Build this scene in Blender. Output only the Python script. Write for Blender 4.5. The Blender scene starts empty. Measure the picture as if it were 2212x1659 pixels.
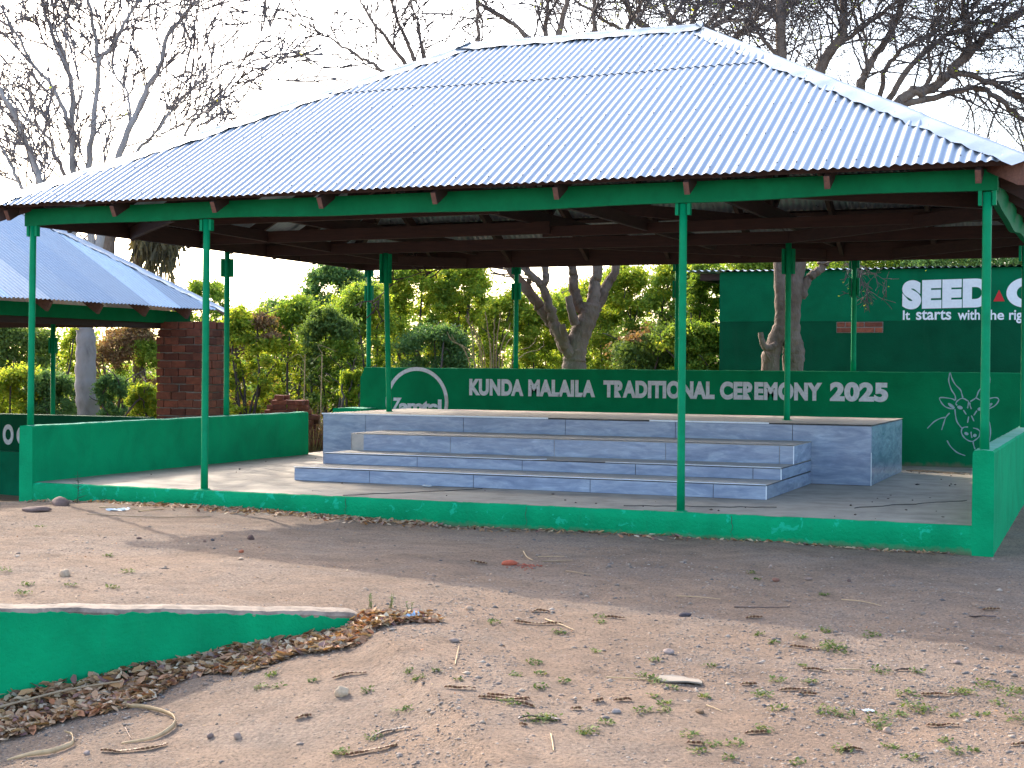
import bpy, math, random
import numpy as np
from mathutils import Vector, Matrix, noise as mnoise

R = random.Random(7)
NR = np.random.RandomState(11)
scene = bpy.context.scene
COL = scene.collection

# ------------------------------------------------------------------ camera
F_PX, CAM, YAW, PIT, ROLL = 3194.47, (9.9583, -11.5212, 1.16675), -0.391664, -0.012121, 0.007606
fw = Vector((math.sin(YAW)*math.cos(PIT), math.cos(YAW)*math.cos(PIT), math.sin(PIT)))
rt = Vector((math.cos(YAW), -math.sin(YAW), 0))
up = rt.cross(fw)
cr, sr = math.cos(ROLL), math.sin(ROLL)
camx = rt*cr + up*sr
camy = up*cr - rt*sr
cam = bpy.data.cameras.new("camera"); camo = bpy.data.objects.new("camera", cam); COL.objects.link(camo)
m = Matrix((camx, camy, -fw)).transposed().to_4x4(); m.translation = Vector(CAM)
camo.matrix_world = m
cam.sensor_width = 36; cam.lens = 36*F_PX/2212; cam.clip_end = 2000; cam.clip_start = 0.05
scene.camera = camo

# ------------------------------------------------------------------ sky and sun
SUN_DIR = Vector((-1.40, 1.03, 1.0)).normalized()
EL = math.asin(SUN_DIR.z); AZ = math.atan2(SUN_DIR.x, SUN_DIR.y)
w = bpy.data.worlds.new("World"); scene.world = w; w.use_nodes = True
nt = w.node_tree; nt.nodes.clear()
sky = nt.nodes.new("ShaderNodeTexSky"); sky.sky_type = 'NISHITA'; sky.sun_disc = False
sky.sun_elevation = EL; sky.sun_rotation = AZ
sky.air_density = 1.0; sky.dust_density = 4.0; sky.ozone_density = 1.0; sky.altitude = 300
bg = nt.nodes.new("ShaderNodeBackground"); bg.inputs[1].default_value = 0.15
ow = nt.nodes.new("ShaderNodeOutputWorld")
nt.links.new(sky.outputs[0], bg.inputs[0]); nt.links.new(bg.outputs[0], ow.inputs[0])
sl = bpy.data.lights.new("sun", 'SUN'); sl.energy = 1.3; sl.angle = math.radians(0.5); sl.color = (1.0, 0.90, 0.76)
so = bpy.data.objects.new("sun", sl); COL.objects.link(so)
so.rotation_euler = (-SUN_DIR).to_track_quat('-Z', 'Y').to_euler()
scene.view_settings.view_transform = 'Standard'; scene.view_settings.look = 'None'
scene.view_settings.exposure = 2.2; scene.view_settings.gamma = 1.0
scene.render.engine = 'CYCLES'
scene.cycles.max_bounces = 8; scene.cycles.transparent_max_bounces = 8

# ------------------------------------------------------------------ helpers
def ray(u, v):
    a, b = (u-1106)/F_PX, (v-829.5)/F_PX
    return fw + camx*a - camy*b
def at(u, v, d):
    return Vector(CAM) + ray(u, v)*d
def tag(o, label, cat, group=None, kind=None):
    o["label"] = label; o["category"] = cat
    if group: o["group"] = group
    if kind: o["kind"] = kind
    return o
def link(o, parent=None):
    COL.objects.link(o)
    if parent is not None: o.parent = parent
    return o
def empty(name, label, cat, loc=(0, 0, 0), group=None, rz=0):
    o = bpy.data.objects.new(name, None); o.empty_display_size = 0.1
    o.location = loc; o.rotation_euler = (0, 0, rz); link(o); return tag(o, label, cat, group)

class MB:
    def __init__(s): s.v = []; s.f = []; s.mi = []; s.sm = []
    def add(s, V, Fs, mi=0, smooth=False):
        n = len(s.v); s.v += [tuple(p) for p in V]
        for f in Fs: s.f.append(tuple(n+i for i in f)); s.mi.append(mi); s.sm.append(smooth)
    def box(s, x0, x1, y0, y1, z0, z1, mi=0):
        V = [(x0,y0,z0),(x1,y0,z0),(x1,y1,z0),(x0,y1,z0),(x0,y0,z1),(x1,y0,z1),(x1,y1,z1),(x0,y1,z1)]
        s.add(V, [(3,2,1,0),(4,5,6,7),(0,1,5,4),(1,2,6,5),(2,3,7,6),(3,0,4,7)], mi)
    def beam(s, a, b, wd, h, upv=(0,0,1), mi=0):
        a, b = Vector(a), Vector(b); d = (b-a).normalized(); upv = Vector(upv)
        sd = d.cross(upv)
        if sd.length < 1e-4: sd = Vector((1,0,0))
        sd.normalize(); u2 = sd.cross(d).normalized()
        V = []
        for p in (a, b):
            for i, j in ((-1,-1),(1,-1),(1,1),(-1,1)): V.append(p + sd*(i*wd/2) + u2*(j*h/2))
        s.add(V, [(3,2,1,0),(4,5,6,7),(0,1,5,4),(1,2,6,5),(2,3,7,6),(3,0,4,7)], mi)
    def tube(s, pts, rad, n=8, cap=True, mi=0, smooth=True):
        pts = [Vector(p) for p in pts]; k = len(pts)
        if not hasattr(rad, '__len__'): rad = [rad]*k
        V = []; u = None
        for i, p in enumerate(pts):
            d = (pts[min(i+1, k-1)]-pts[max(i-1, 0)])
            if d.length < 1e-9: d = Vector((0,0,1))
            d.normalize()
            if u is None:
                u = d.cross(Vector((0.3,0.9,0.1)) if abs(d.z) > .8 else Vector((0,0,1))).normalized()
            else:
                u = (u - d*u.dot(d)); u.normalize()
            v2 = d.cross(u)
            for q in range(n):
                a = 2*math.pi*q/n; V.append(p + u*(rad[i]*math.cos(a)) + v2*(rad[i]*math.sin(a)))
        Fs = [(i*n+q, i*n+(q+1) % n, (i+1)*n+(q+1) % n, (i+1)*n+q) for i in range(k-1) for q in range(n)]
        if cap: Fs += [tuple(range(n-1, -1, -1)), tuple(range((k-1)*n, k*n))]
        s.add(V, Fs, mi, smooth)
    def build(s, name, mats, parent=None, origin=None, bevel=0):
        me = bpy.data.meshes.new(name)
        V = s.v
        if origin is not None: V = [(x-origin[0], y-origin[1], z-origin[2]) for x, y, z in V]
        me.from_pydata(V, [], s.f)
        if not isinstance(mats, (list, tuple)): mats = [mats]
        for mm in mats: me.materials.append(mm)
        me.polygons.foreach_set("material_index", s.mi); me.polygons.foreach_set("use_smooth", s.sm)
        me.update()
        o = bpy.data.objects.new(name, me)
        if origin is not None: o.location = origin
        link(o, parent)
        if bevel:
            b = o.modifiers.new("bevel", 'BEVEL'); b.width = bevel; b.segments = 2; b.limit_method = 'ANGLE'
        return o

def mesh_np(name, V, Fq, mats, parent=None, smooth=False, mi=None, cols=None):
    """V (n,3), Fq (m,k) faces with the same number of corners"""
    me = bpy.data.meshes.new(name)
    V = np.ascontiguousarray(V, dtype=np.float32); Fq = np.ascontiguousarray(Fq, dtype=np.int32)
    nf, k = Fq.shape
    me.vertices.add(len(V)); me.vertices.foreach_set("co", V.ravel())
    me.loops.add(nf*k); me.loops.foreach_set("vertex_index", Fq.ravel())
    me.polygons.add(nf); me.polygons.foreach_set("loop_start", np.arange(0, nf*k, k, dtype=np.int32))
    try: me.polygons.foreach_set("loop_total", np.full(nf, k, dtype=np.int32))
    except Exception: pass
    if smooth: me.polygons.foreach_set("use_smooth", np.ones(nf, dtype=bool))
    if mi is not None: me.polygons.foreach_set("material_index", np.asarray(mi, dtype=np.int32))
    if not isinstance(mats, (list, tuple)): mats = [mats]
    for mm in mats: me.materials.append(mm)
    me.update(calc_edges=True); me.validate()
    o = bpy.data.objects.new(name, me); return link(o, parent)

# ------------------------------------------------------------------ materials
def mat(name):
    mm = bpy.data.materials.new(name); mm.use_nodes = True
    n = mm.node_tree; b = n.nodes["Principled BSDF"]; return mm, n, b
def N(n, t, **kw):
    x = n.nodes.new(t)
    for k, val in kw.items():
        if k in x.inputs: x.inputs[k].default_value = val
        else: setattr(x, k, val)
    return x
def ramp(n, fac, stops, interp='LINEAR'):
    r = n.nodes.new("ShaderNodeValToRGB"); r.color_ramp.interpolation = interp
    e = r.color_ramp.elements
    while len(e) < len(stops): e.new(0.5)
    for el, (p, c) in zip(e, stops): el.position = p; el.color = (*c, 1)
    n.links.new(fac, r.inputs[0]); return r
def coords(n, scale=(1,1,1), kind="Object"):
    tc = n.nodes.new("ShaderNodeTexCoord"); mp = n.nodes.new("ShaderNodeMapping"); mp.inputs["Scale"].default_value = scale
    n.links.new(tc.outputs[kind], mp.inputs[0]); return mp.outputs[0]
def noise(n, vec, scale, detail=6, rough=.6, dist=0):
    x = N(n, "ShaderNodeTexNoise", Scale=scale, Detail=detail, Roughness=rough, Distortion=dist)
    n.links.new(vec, x.inputs["Vector"]); return x.outputs["Fac"]
def mixc(n, fac, a, b, blend='MIX'):
    x = n.nodes.new("ShaderNodeMix"); x.data_type = 'RGBA'; x.blend_type = blend
    for i, val in ((0, fac), (6, a), (7, b)):
        if hasattr(val, 'links') or hasattr(val, 'is_linked'): n.links.new(val, x.inputs[i])
        else: x.inputs[i].default_value = val if i == 0 else (*val, 1)
    return x.outputs[2]
def bump(n, b, height, strength=.4, dist=.01):
    x = N(n, "ShaderNodeBump", Strength=strength, Distance=dist); n.links.new(height, x.inputs["Height"])
    n.links.new(x.outputs[0], b.inputs["Normal"]); return x

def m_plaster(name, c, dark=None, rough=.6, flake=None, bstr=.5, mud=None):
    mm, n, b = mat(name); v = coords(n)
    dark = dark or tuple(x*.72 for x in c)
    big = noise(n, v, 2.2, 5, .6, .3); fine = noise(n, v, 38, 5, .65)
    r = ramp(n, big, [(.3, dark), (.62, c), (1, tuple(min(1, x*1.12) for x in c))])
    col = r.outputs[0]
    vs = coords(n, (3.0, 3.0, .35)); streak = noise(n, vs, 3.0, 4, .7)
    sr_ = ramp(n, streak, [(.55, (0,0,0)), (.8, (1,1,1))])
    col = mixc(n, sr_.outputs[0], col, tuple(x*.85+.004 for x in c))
    if flake:
        fl = noise(n, v, 7, 6, .7, .8); fr = ramp(n, fl, [(.60, (0,0,0)), (.64, (1,1,1))])
        col = mixc(n, fr.outputs[0], col, flake)
    sp = noise(n, v, 90, 2, .5); spr = ramp(n, sp, [(.70, (0,0,0)), (.76, (1,1,1))])
    spm = N(n, "ShaderNodeMath", operation='MULTIPLY'); n.links.new(spr.outputs[0], spm.inputs[0]); spm.inputs[1].default_value = .35
    col = mixc(n, spm.outputs[0], col, tuple(x*.4+.003 for x in c))
    if mud:
        sx = n.nodes.new("ShaderNodeSeparateXYZ"); n.links.new(v, sx.inputs[0]); mn_ = noise(n, coords(n, (1, 1, .6)), 9, 6, .7, .4)
        ma = N(n, "ShaderNodeMath", operation='MULTIPLY_ADD'); n.links.new(mn_, ma.inputs[0]); ma.inputs[1].default_value = -mud[1]; n.links.new(sx.outputs[2], ma.inputs[2])
        mr = N(n, "ShaderNodeMapRange"); n.links.new(ma.outputs[0], mr.inputs[0]); mr.inputs[1].default_value = mud[0]; mr.inputs[2].default_value = mud[0]-.05; mr.inputs[3].default_value = 0; mr.inputs[4].default_value = .75
        col = mixc(n, mr.outputs[0], col, (.17,.145,.095))
    n.links.new(col, b.inputs["Base Color"]); b.inputs["Roughness"].default_value = .85; b.inputs["Specular IOR Level"].default_value = .12
    ad = N(n, "ShaderNodeMath", operation='MULTIPLY_ADD'); n.links.new(big, ad.inputs[0]); ad.inputs[1].default_value = 1.5; n.links.new(fine, ad.inputs[2])
    bump(n, b, ad.outputs[0], bstr, .012)
    return mm
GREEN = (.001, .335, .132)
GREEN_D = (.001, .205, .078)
M_GREEN = m_plaster("green_plaster", GREEN)
M_GREEN_CURB = m_plaster("green_curb_plaster", GREEN, flake=(.01, .42, .225), bstr=.9, mud=(-.215, .10))
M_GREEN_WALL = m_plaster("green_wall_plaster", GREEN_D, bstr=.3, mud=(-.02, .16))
M_GREEN_UP = m_plaster("sign_wall_plaster", (.001, .15, .064), bstr=.3)
M_TOP_GLARE = m_plaster("wall_top_glare_paint", (.20,.44,.33), dark=(.10,.37,.22), bstr=.5)  # paler green for wall tops, sun and sky glare put into the colour
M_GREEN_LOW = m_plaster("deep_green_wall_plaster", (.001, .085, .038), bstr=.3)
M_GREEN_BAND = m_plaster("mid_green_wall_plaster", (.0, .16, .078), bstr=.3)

def m_paint(name, c, rough=.45, metal=0):
    mm, n, b = mat(name); v = coords(n); f = noise(n, v, 9, 5, .6)
    r = ramp(n, f, [(.25, tuple(x*.75 for x in c)), (.7, c)])
    n.links.new(r.outputs[0], b.inputs["Base Color"]); b.inputs["Roughness"].default_value = rough; b.inputs["Metallic"].default_value = metal; b.inputs["Specular IOR Level"].default_value = .1
    bump(n, b, noise(n, v, 60, 3), .15, .003); return mm
M_POST = m_paint("green_post_paint", (.001, .29, .12), .5)
M_BEAMG = m_paint("green_timber_paint", (.001, .19, .068), .6)

def m_white(name, c=(.62,.64,.70), stain=True):
    mm, n, b = mat(name); v = coords(n, kind="Object")
    f = noise(n, v, 26, 6, .7); r = ramp(n, f, [(.3, tuple(x*(.72 if stain else .9) for x in c)), (.6, c)])
    col = r.outputs[0]
    if stain:
        g = noise(n, v, 2.6, 4, .6, .4); gr = ramp(n, g, [(.62, (0,0,0)), (.72, (1,1,1))])
        mu = N(n, "ShaderNodeMath", operation='MULTIPLY'); n.links.new(gr.outputs[0], mu.inputs[0]); mu.inputs[1].default_value = .55
        col = mixc(n, mu.outputs[0], col, (.36,.29,.20))
    n.links.new(col, b.inputs["Base Color"]); b.inputs["Roughness"].default_value = .65; return mm
M_LETTER = m_white("white_letter_paint", (.68,.69,.72))
M_SIGNWHITE = m_white("white_sign_paint", (.86,.88,.92), False)
M_CHALK = m_white("pale_line_paint", (.30,.42,.45), False)
mm, n, b = mat("red_sign_paint"); b.inputs["Base Color"].default_value = (.6,.01,.015,1); b.inputs["Roughness"].default_value = .5; M_RED = mm

def m_wood(name, c, scale=(1,1,1)):
    mm, n, b = mat(name); v = coords(n, scale)
    f = noise(n, v, 5, 7, .7, .6); g = noise(n, v, 1.3, 3, .5)
    r = ramp(n, f, [(.25, tuple(x*.45 for x in c)), (.55, c), (.85, tuple(x*1.5 for x in c))])
    col = mixc(n, .35, r.outputs[0], tuple(x*.7 for x in c)); 
    n.links.new(r.outputs[0], b.inputs["Base Color"]); b.inputs["Roughness"].default_value = .7
    bump(n, b, f, .3, .006); return mm
M_WOOD = m_wood("dark_red_timber", (.040,.016,.012), (2,2,9))
M_WOOD_X = m_wood("dark_red_timber_lengthwise", (.044,.017,.012), (.8,6,9))
M_WOOD_Y = m_wood("dark_red_timber_crosswise", (.038,.016,.012), (6,.8,9))
M_WOOD_TAIL = m_wood("pinkish_rafter_timber", (.17,.075,.052), (8,2,8))

def m_metal(name, tints, rough=(.30,.48), pitch=.66, rust=.0, spots=.0, axis=0, metallic=.85):
    mm, n, b = mat(name); tc = n.nodes.new("ShaderNodeTexCoord"); sx = n.nodes.new("ShaderNodeSeparateXYZ")
    n.links.new(tc.outputs["UV"], sx.inputs[0])
    dv = N(n, "ShaderNodeMath", operation='DIVIDE'); n.links.new(sx.outputs[0], dv.inputs[0]); dv.inputs[1].default_value = pitch
    fl = N(n, "ShaderNodeMath", operation='FLOOR'); n.links.new(dv.outputs[0], fl.inputs[0])
    sv = N(n, "ShaderNodeMath", operation='GREATER_THAN'); n.links.new(sx.outputs[1], sv.inputs[0]); sv.inputs[1].default_value = .68
    ad = N(n, "ShaderNodeMath", operation='MULTIPLY_ADD'); n.links.new(sv.outputs[0], ad.inputs[0]); ad.inputs[1].default_value = 37.7; n.links.new(fl.outputs[0], ad.inputs[2])
    wn = n.nodes.new("ShaderNodeTexWhiteNoise"); wn.noise_dimensions = '1D'; n.links.new(ad.outputs[0], wn.inputs["W"])
    r = ramp(n, wn.outputs["Value"], [(i/(len(tints)-1) if len(tints) > 1 else 0, t) for i, t in enumerate(tints)], 'CONSTANT' if len(tints) > 3 else 'LINEAR')
    mp = n.nodes.new("ShaderNodeMapping"); mp.inputs["Scale"].default_value = (1, 1, 1); n.links.new(tc.outputs["Object"], mp.inputs[0])
    f = noise(n, mp.outputs[0], 5, 6, .65); fr = ramp(n, f, [(.3, (.82,.82,.84)), (.7, (1,1,1))])
    col = mixc(n, 1.0, r.outputs[0], fr.outputs[0], 'MULTIPLY')
    if spots:
        s2 = noise(n, mp.outputs[0], 40, 3, .6); s2r = ramp(n, s2, [(.60, (0,0,0)), (.66, (1,1,1))])
        mu = N(n, "ShaderNodeMath", operation='MULTIPLY'); n.links.new(s2r.outputs[0], mu.inputs[0]); mu.inputs[1].default_value = spots
        col = mixc(n, mu.outputs[0], col, (.30,.34,.42))
    if rust:
        s3 = noise(n, mp.outputs[0], 2.7, 6, .75, .5); s3r = ramp(n, s3, [(.70, (0,0,0)), (.76, (1,1,1))])
        mu = N(n, "ShaderNodeMath", operation='MULTIPLY'); n.links.new(s3r.outputs[0], mu.inputs[0]); mu.inputs[1].default_value = rust
        col = mixc(n, mu.outputs[0], col, (.20,.085,.05))
    n.links.new(col, b.inputs["Base Color"]); b.inputs["Metallic"].default_value = metallic
    rr = N(n, "ShaderNodeMapRange"); n.links.new(f, rr.inputs[0]); rr.inputs[1].default_value = .3; rr.inputs[2].default_value = .7
    rr.inputs[3].default_value = rough[0]; rr.inputs[4].default_value = rough[1]; n.links.new(rr.outputs[0], b.inputs["Roughness"])
    bump(n, b, noise(n, mp.outputs[0], 2.5, 3), .12, .01)
    return mm
M_ROOF = m_metal("galvanised_roof_sheet", [(.305,.355,.405), (.335,.385,.435), (.285,.335,.385)], (.26,.36), metallic=.5)
M_CAP = m_metal("bright_ridge_flashing", [(.42,.475,.52), (.37,.425,.48)], (.30,.42), pitch=.9, metallic=.6)
M_ROOF_OLD = m_metal("weathered_roof_sheet", [(.60,.63,.65), (.14,.26,.42), (.40,.47,.54), (.58,.69,.78), (.36,.44,.53), (.50,.60,.70)], (.42,.6), rust=.7, spots=.5, metallic=.35)

def m_simple(name, c, rough=.8, var=.35, scale=20, metal=0, bstr=.3, bdist=.005, alpha=None):
    mm, n, b = mat(name); v = coords(n); f = noise(n, v, scale, 6, .65, .2)
    r = ramp(n, f, [(.28, tuple(x*(1-var) for x in c)), (.55, c), (.85, tuple(min(1, x*(1+var*.5)) for x in c))])
    n.links.new(r.outputs[0], b.inputs["Base Color"]); b.inputs["Roughness"].default_value = rough; b.inputs["Metallic"].default_value = metal
    if bstr: bump(n, b, f, bstr, bdist)
    return mm

# dirt
mm, n, b = mat("dry_dirt"); v = coords(n)
big = noise(n, v, .55, 5, .6, .4); mid = noise(n, v, 4.0, 6, .65, .3); fine = noise(n, v, 55, 5, .7); grit = noise(n, v, 170, 3, .6)
r1 = ramp(n, big, [(.3, (.24,.158,.108)), (.55, (.315,.208,.138)), (.75, (.285,.205,.15))])
r2 = ramp(n, mid, [(.3, (.56,.55,.55)), (.62, (1,1,1))])
c1 = mixc(n, .8, r1.outputs[0], r2.outputs[0], 'MULTIPLY')
r3 = ramp(n, fine, [(.33, (.20,.18,.17)), (.46, (.92,.915,.90)), (.68, (1.32,1.27,1.20))])
c2 = mixc(n, .85, c1, r3.outputs[0], 'MULTIPLY')
gv = N(n, "ShaderNodeTexVoronoi", Scale=75.0); n.links.new(v, gv.inputs["Vector"])
gm = noise(n, v, 1.1, 4, .6, .6); gmr = ramp(n, gm, [(.46, (0,0,0)), (.62, (1,1,1))])
gs = ramp(n, gv.outputs["Color"], [(.25, (.13,.11,.10)), (.5, (.26,.20,.16)), (.8, (.42,.34,.27))])
gmm = N(n, "ShaderNodeMath", operation='MULTIPLY'); n.links.new(gmr.outputs[0], gmm.inputs[0]); gmm.inputs[1].default_value = .30
c3 = mixc(n, gmm.outputs[0], c2, gs.outputs[0])
n.links.new(c3, b.inputs["Base Color"]); b.inputs["Roughness"].default_value = .95
hs = N(n, "ShaderNodeMath", operation='MULTIPLY_ADD'); n.links.new(mid, hs.inputs[0]); hs.inputs[1].default_value = 1.6; n.links.new(fine, hs.inputs[2])
h2 = N(n, "ShaderNodeMath", operation='MULTIPLY_ADD'); n.links.new(grit, h2.inputs[0]); h2.inputs[1].default_value = .5; n.links.new(hs.outputs[0], h2.inputs[2])
bump(n, b, h2.outputs[0], 1.0, .028)
M_DIRT = mm

M_SCREED = m_simple("cement_screed", (.36,.30,.235), .75, .42, 3.2, bstr=.25)
M_TREAD = m_simple("cement_tread", (.42,.38,.34), .75, .3, 9, bstr=.25)
M_CONC = m_simple("bare_concrete", (.25,.19,.145), .9, .75, 9, bstr=.8, bdist=.01)
M_GROUT = m_simple("dark_grout", (.09,.085,.085), .9, .3, 30)
M_TRIM = m_simple("white_tile_trim", (.78,.80,.84), .35, .1, 30, bstr=0)
# marble tiles
mm, n, b = mat("blue_grey_marble_tile")
tc = n.nodes.new("ShaderNodeTexCoord"); mp = n.nodes.new("ShaderNodeMapping"); mp.inputs["Rotation"].default_value = (0, math.radians(-38), math.radians(20)); mp.inputs["Scale"].default_value = (.8, .8, 3.6)
n.links.new(tc.outputs["Object"], mp.inputs[0])
f = noise(n, mp.outputs[0], 2.6, 8, .68, .7); g = noise(n, mp.outputs[0], 7, 5, .6, .4)
r = ramp(n, f, [(.30, (.20,.25,.35)), (.46, (.275,.33,.435)), (.56, (.36,.415,.51)), (.66, (.29,.345,.45)), (.78, (.24,.29,.395))])
rg = ramp(n, g, [(.35, (.8,.8,.82)), (.6, (1,1,1)), (.72, (1.25,1.25,1.25))])
n.links.new(mixc(n, .8, r.outputs[0], rg.outputs[0], 'MULTIPLY'), b.inputs["Base Color"])
b.inputs["Roughness"].default_value = .16; b.inputs["Specular IOR Level"].default_value = .5
M_TILE = mm

def m_brick(name, c=(.24,.075,.045), sc=1.0, mortar=(.30,.255,.22)):
    mm, n, b = mat(name); v = coords(n); f = noise(n, v, 14, 6, .7, .3)
    oi = n.nodes.new("ShaderNodeObjectInfo"); g = n.nodes.new("ShaderNodeNewGeometry")
    r = ramp(n, f, [(.25, tuple(x*.45 for x in c)), (.55, c), (.85, tuple(x*1.4 for x in c))])
    isl = ramp(n, g.outputs["Random Per Island"], [(0, (.55,.5,.5)), (.5, (1,1,1)), (1, (1.25,1.1,1.0))])
    ob = ramp(n, oi.outputs["Random"], [(0, (.6,.55,.55)), (1, (1.2,1.1,1.05))])
    c1 = mixc(n, 1, r.outputs[0], isl.outputs[0], 'MULTIPLY'); c1 = mixc(n, 1, c1, ob.outputs[0], 'MULTIPLY')
    n.links.new(c1, b.inputs["Base Color"]); b.inputs["Roughness"].default_value = .9; bump(n, b, f, .6, .01); return mm
M_BRICK = m_brick("fired_brick", (.27,.088,.05))
M_MORTAR = m_simple("grey_mortar", (.27,.235,.21), .95, .35, 18, bstr=.6)

def m_leaf(name, cols, trans=.35, rough=.5):
    mm, n, b = mat(name); g = n.nodes.new("ShaderNodeNewGeometry")
    r = ramp(n, g.outputs["Random Per Island"], [(i/(len(cols)-1), c) for i, c in enumerate(cols)])
    v = coords(n); f = noise(n, v, 1.6, 3, .6); fr = ramp(n, f, [(.3, (.8,.83,.78)), (.65, (1.12,1.08,1))])
    c = mixc(n, 1, r.outputs[0], fr.outputs[0], 'MULTIPLY')
    n.links.new(c, b.inputs["Base Color"]); b.inputs["Roughness"].default_value = max(rough, .65); b.inputs["Specular IOR Level"].default_value = .15
    if trans:
        t = n.nodes.new("ShaderNodeBsdfTranslucent"); c2 = mixc(n, 1, c, (1.25,1.15,.55), 'MULTIPLY'); n.links.new(c2, t.inputs[0])
        ms = n.nodes.new("ShaderNodeMixShader"); ms.inputs[0].default_value = trans
        out = n.nodes["Material Output"]
        n.links.new(b.outputs[0], ms.inputs[1]); n.links.new(t.outputs[0], ms.inputs[2]); n.links.new(ms.outputs[0], out.inputs[0])
    return mm
L_BRIGHT = m_leaf("bright_leaf", [(.18,.28,.05), (.28,.42,.06), (.40,.50,.075), (.52,.50,.09)], .6)
L_MID = m_leaf("mid_leaf", [(.13,.23,.05), (.20,.34,.06), (.28,.41,.075), (.38,.45,.085)], .58)
L_DARK = m_leaf("dark_leaf", [(.085,.155,.055), (.13,.215,.065), (.19,.28,.08)], .5)
L_BLUE = m_leaf("blue_green_leaf", [(.085,.19,.085), (.14,.27,.11), (.20,.33,.125)], .5)
L_DRY = m_leaf("dry_brown_leaf", [(.16,.095,.07), (.28,.165,.10), (.38,.25,.14), (.20,.19,.08)], .35, .8)
L_LITTER = m_leaf("fallen_leaf", [(.13,.06,.04), (.42,.28,.18), (.52,.39,.26), (.36,.14,.07), (.62,.51,.38), (.20,.10,.11), (.48,.27,.13), (.24,.15,.11)], .12, .75)
L_WEED = m_leaf("weed_leaf", [(.06,.11,.03), (.11,.17,.04), (.19,.20,.07)], .3)
L_FROND = m_leaf("dry_frond", [(.05,.048,.04), (.11,.10,.07), (.17,.15,.09)], .25, .8)

def m_bark(name, c, c2, scale=5, bstr=.8):
    mm, n, b = mat(name); v = coords(n, (1,1,.55)); f = noise(n, v, scale*2.2, 7, .7, .8); g = noise(n, v, scale*.5, 4, .6)
    vo = N(n, "ShaderNodeTexVoronoi", Scale=scale*3.2, feature='DISTANCE_TO_EDGE'); n.links.new(v, vo.inputs["Vector"])
    r = ramp(n, f, [(.3, tuple(x*.5 for x in c)), (.55, c), (.8, tuple(x*1.3 for x in c))])
    gr = ramp(n, g, [(.42, (0,0,0)), (.6, (1,1,1))])
    n.links.new(mixc(n, gr.outputs[0], r.outputs[0], c2), b.inputs["Base Color"]); b.inputs["Roughness"].default_value = .9
    ad = N(n, "ShaderNodeMath", operation='ADD'); n.links.new(f, ad.inputs[0]); n.links.new(vo.outputs[0], ad.inputs[1])
    bump(n, b, ad.outputs[0], bstr, .03); return mm
B_BROWN = m_bark("flaky_brown_bark", (.15,.103,.074), (.215,.16,.125))
B_PALE = m_bark("pale_smooth_bark", (.27,.235,.215), (.34,.305,.29), 3, .3)
B_TWIG = m_bark("grey_twig_bark", (.085,.066,.06), (.11,.088,.08), 4, .3)
B_TWIG_P = m_bark("pale_twig_bark", (.15,.12,.115), (.18,.155,.15), 4, .3)
M_STRAW = m_simple("dry_straw", (.54,.37,.20), .75, .3, 25, bstr=.2)
M_STRAW_T = m_simple("tan_cane", (.34,.235,.14), .75, .3, 25, bstr=.2)
M_POD_D = m_simple("dark_pod_shell", (.21,.095,.052), .55, .5, 120, bstr=.3)
M_POD_L = m_simple("pale_pod_ridge", (.48,.33,.18), .6, .3, 120, bstr=.3)
M_POD_B = m_simple("black_pod_shell", (.075,.05,.048), .5, .4, 120, bstr=.3)

# ------------------------------------------------------------------ ground
CP = np.array([(0,-.05,-.19),(4.5,-.05,-.2),(9.1,-.05,-.215),(3.4,-3,-.085),(5.3,-3,-.145),(7.6,-3.1,-.26),(9.5,-3.2,-.31),(6.2,-4.4,-.215),(4.64,-5.5,-.11),(3,-5.5,-.06),
 (-1,-2,-.14),(12,-3,-.36),(12,0,-.27),(9.96,-11.5,-.43),(8,-7,-.37),(11,-7,-.42),(5,-11,-.33),(0,-8,-.12),(-1,4,-.35),(-2.2,1.5,-.5),(-1.9,5,-.58),(-6,4,-.62),(-5,-2,-.4),(-9,8,-.65),(-.3,7.3,.02),(0,9.5,.12),(4.5,9.5,.02),(9.5,9,-.1),
 (15,6,-.25),(0,20,-.35),(10,22,-.3),(-12,20,-.6),(25,0,-.4),(25,25,-.3),(-25,0,-.6),(0,-25,-.5),(25,-25,-.5),(-25,-25,-.5),(-25,25,-.6),(60,60,-.3),(-60,60,-.6),(60,-60,-.5),(-60,-60,-.5)], float)
def _phi(r2): return r2*np.log(r2+1e-9)*.5
_n = len(CP); _A = np.zeros((_n+3, _n+3)); _d2 = ((CP[:, None, :2]-CP[None, :, :2])**2).sum(-1)
_A[:_n, :_n] = _phi(_d2) + np.eye(_n)*.02; _A[:_n, _n] = 1; _A[:_n, _n+1:] = CP[:, :2]; _A[_n, :_n] = 1; _A[_n+1:, :_n] = CP[:, :2].T
_W = np.linalg.solve(_A, np.concatenate([CP[:, 2], np.zeros(3)]))
KA = np.array((6.12, -4.30)); KB = np.array((4.64, -5.50)); KE = (KB-KA)/np.linalg.norm(KB-KA); KN = np.array((-KE[1], KE[0]))
if KN @ (np.array(CAM[:2])-KA) < 0: KN = -KN
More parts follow.
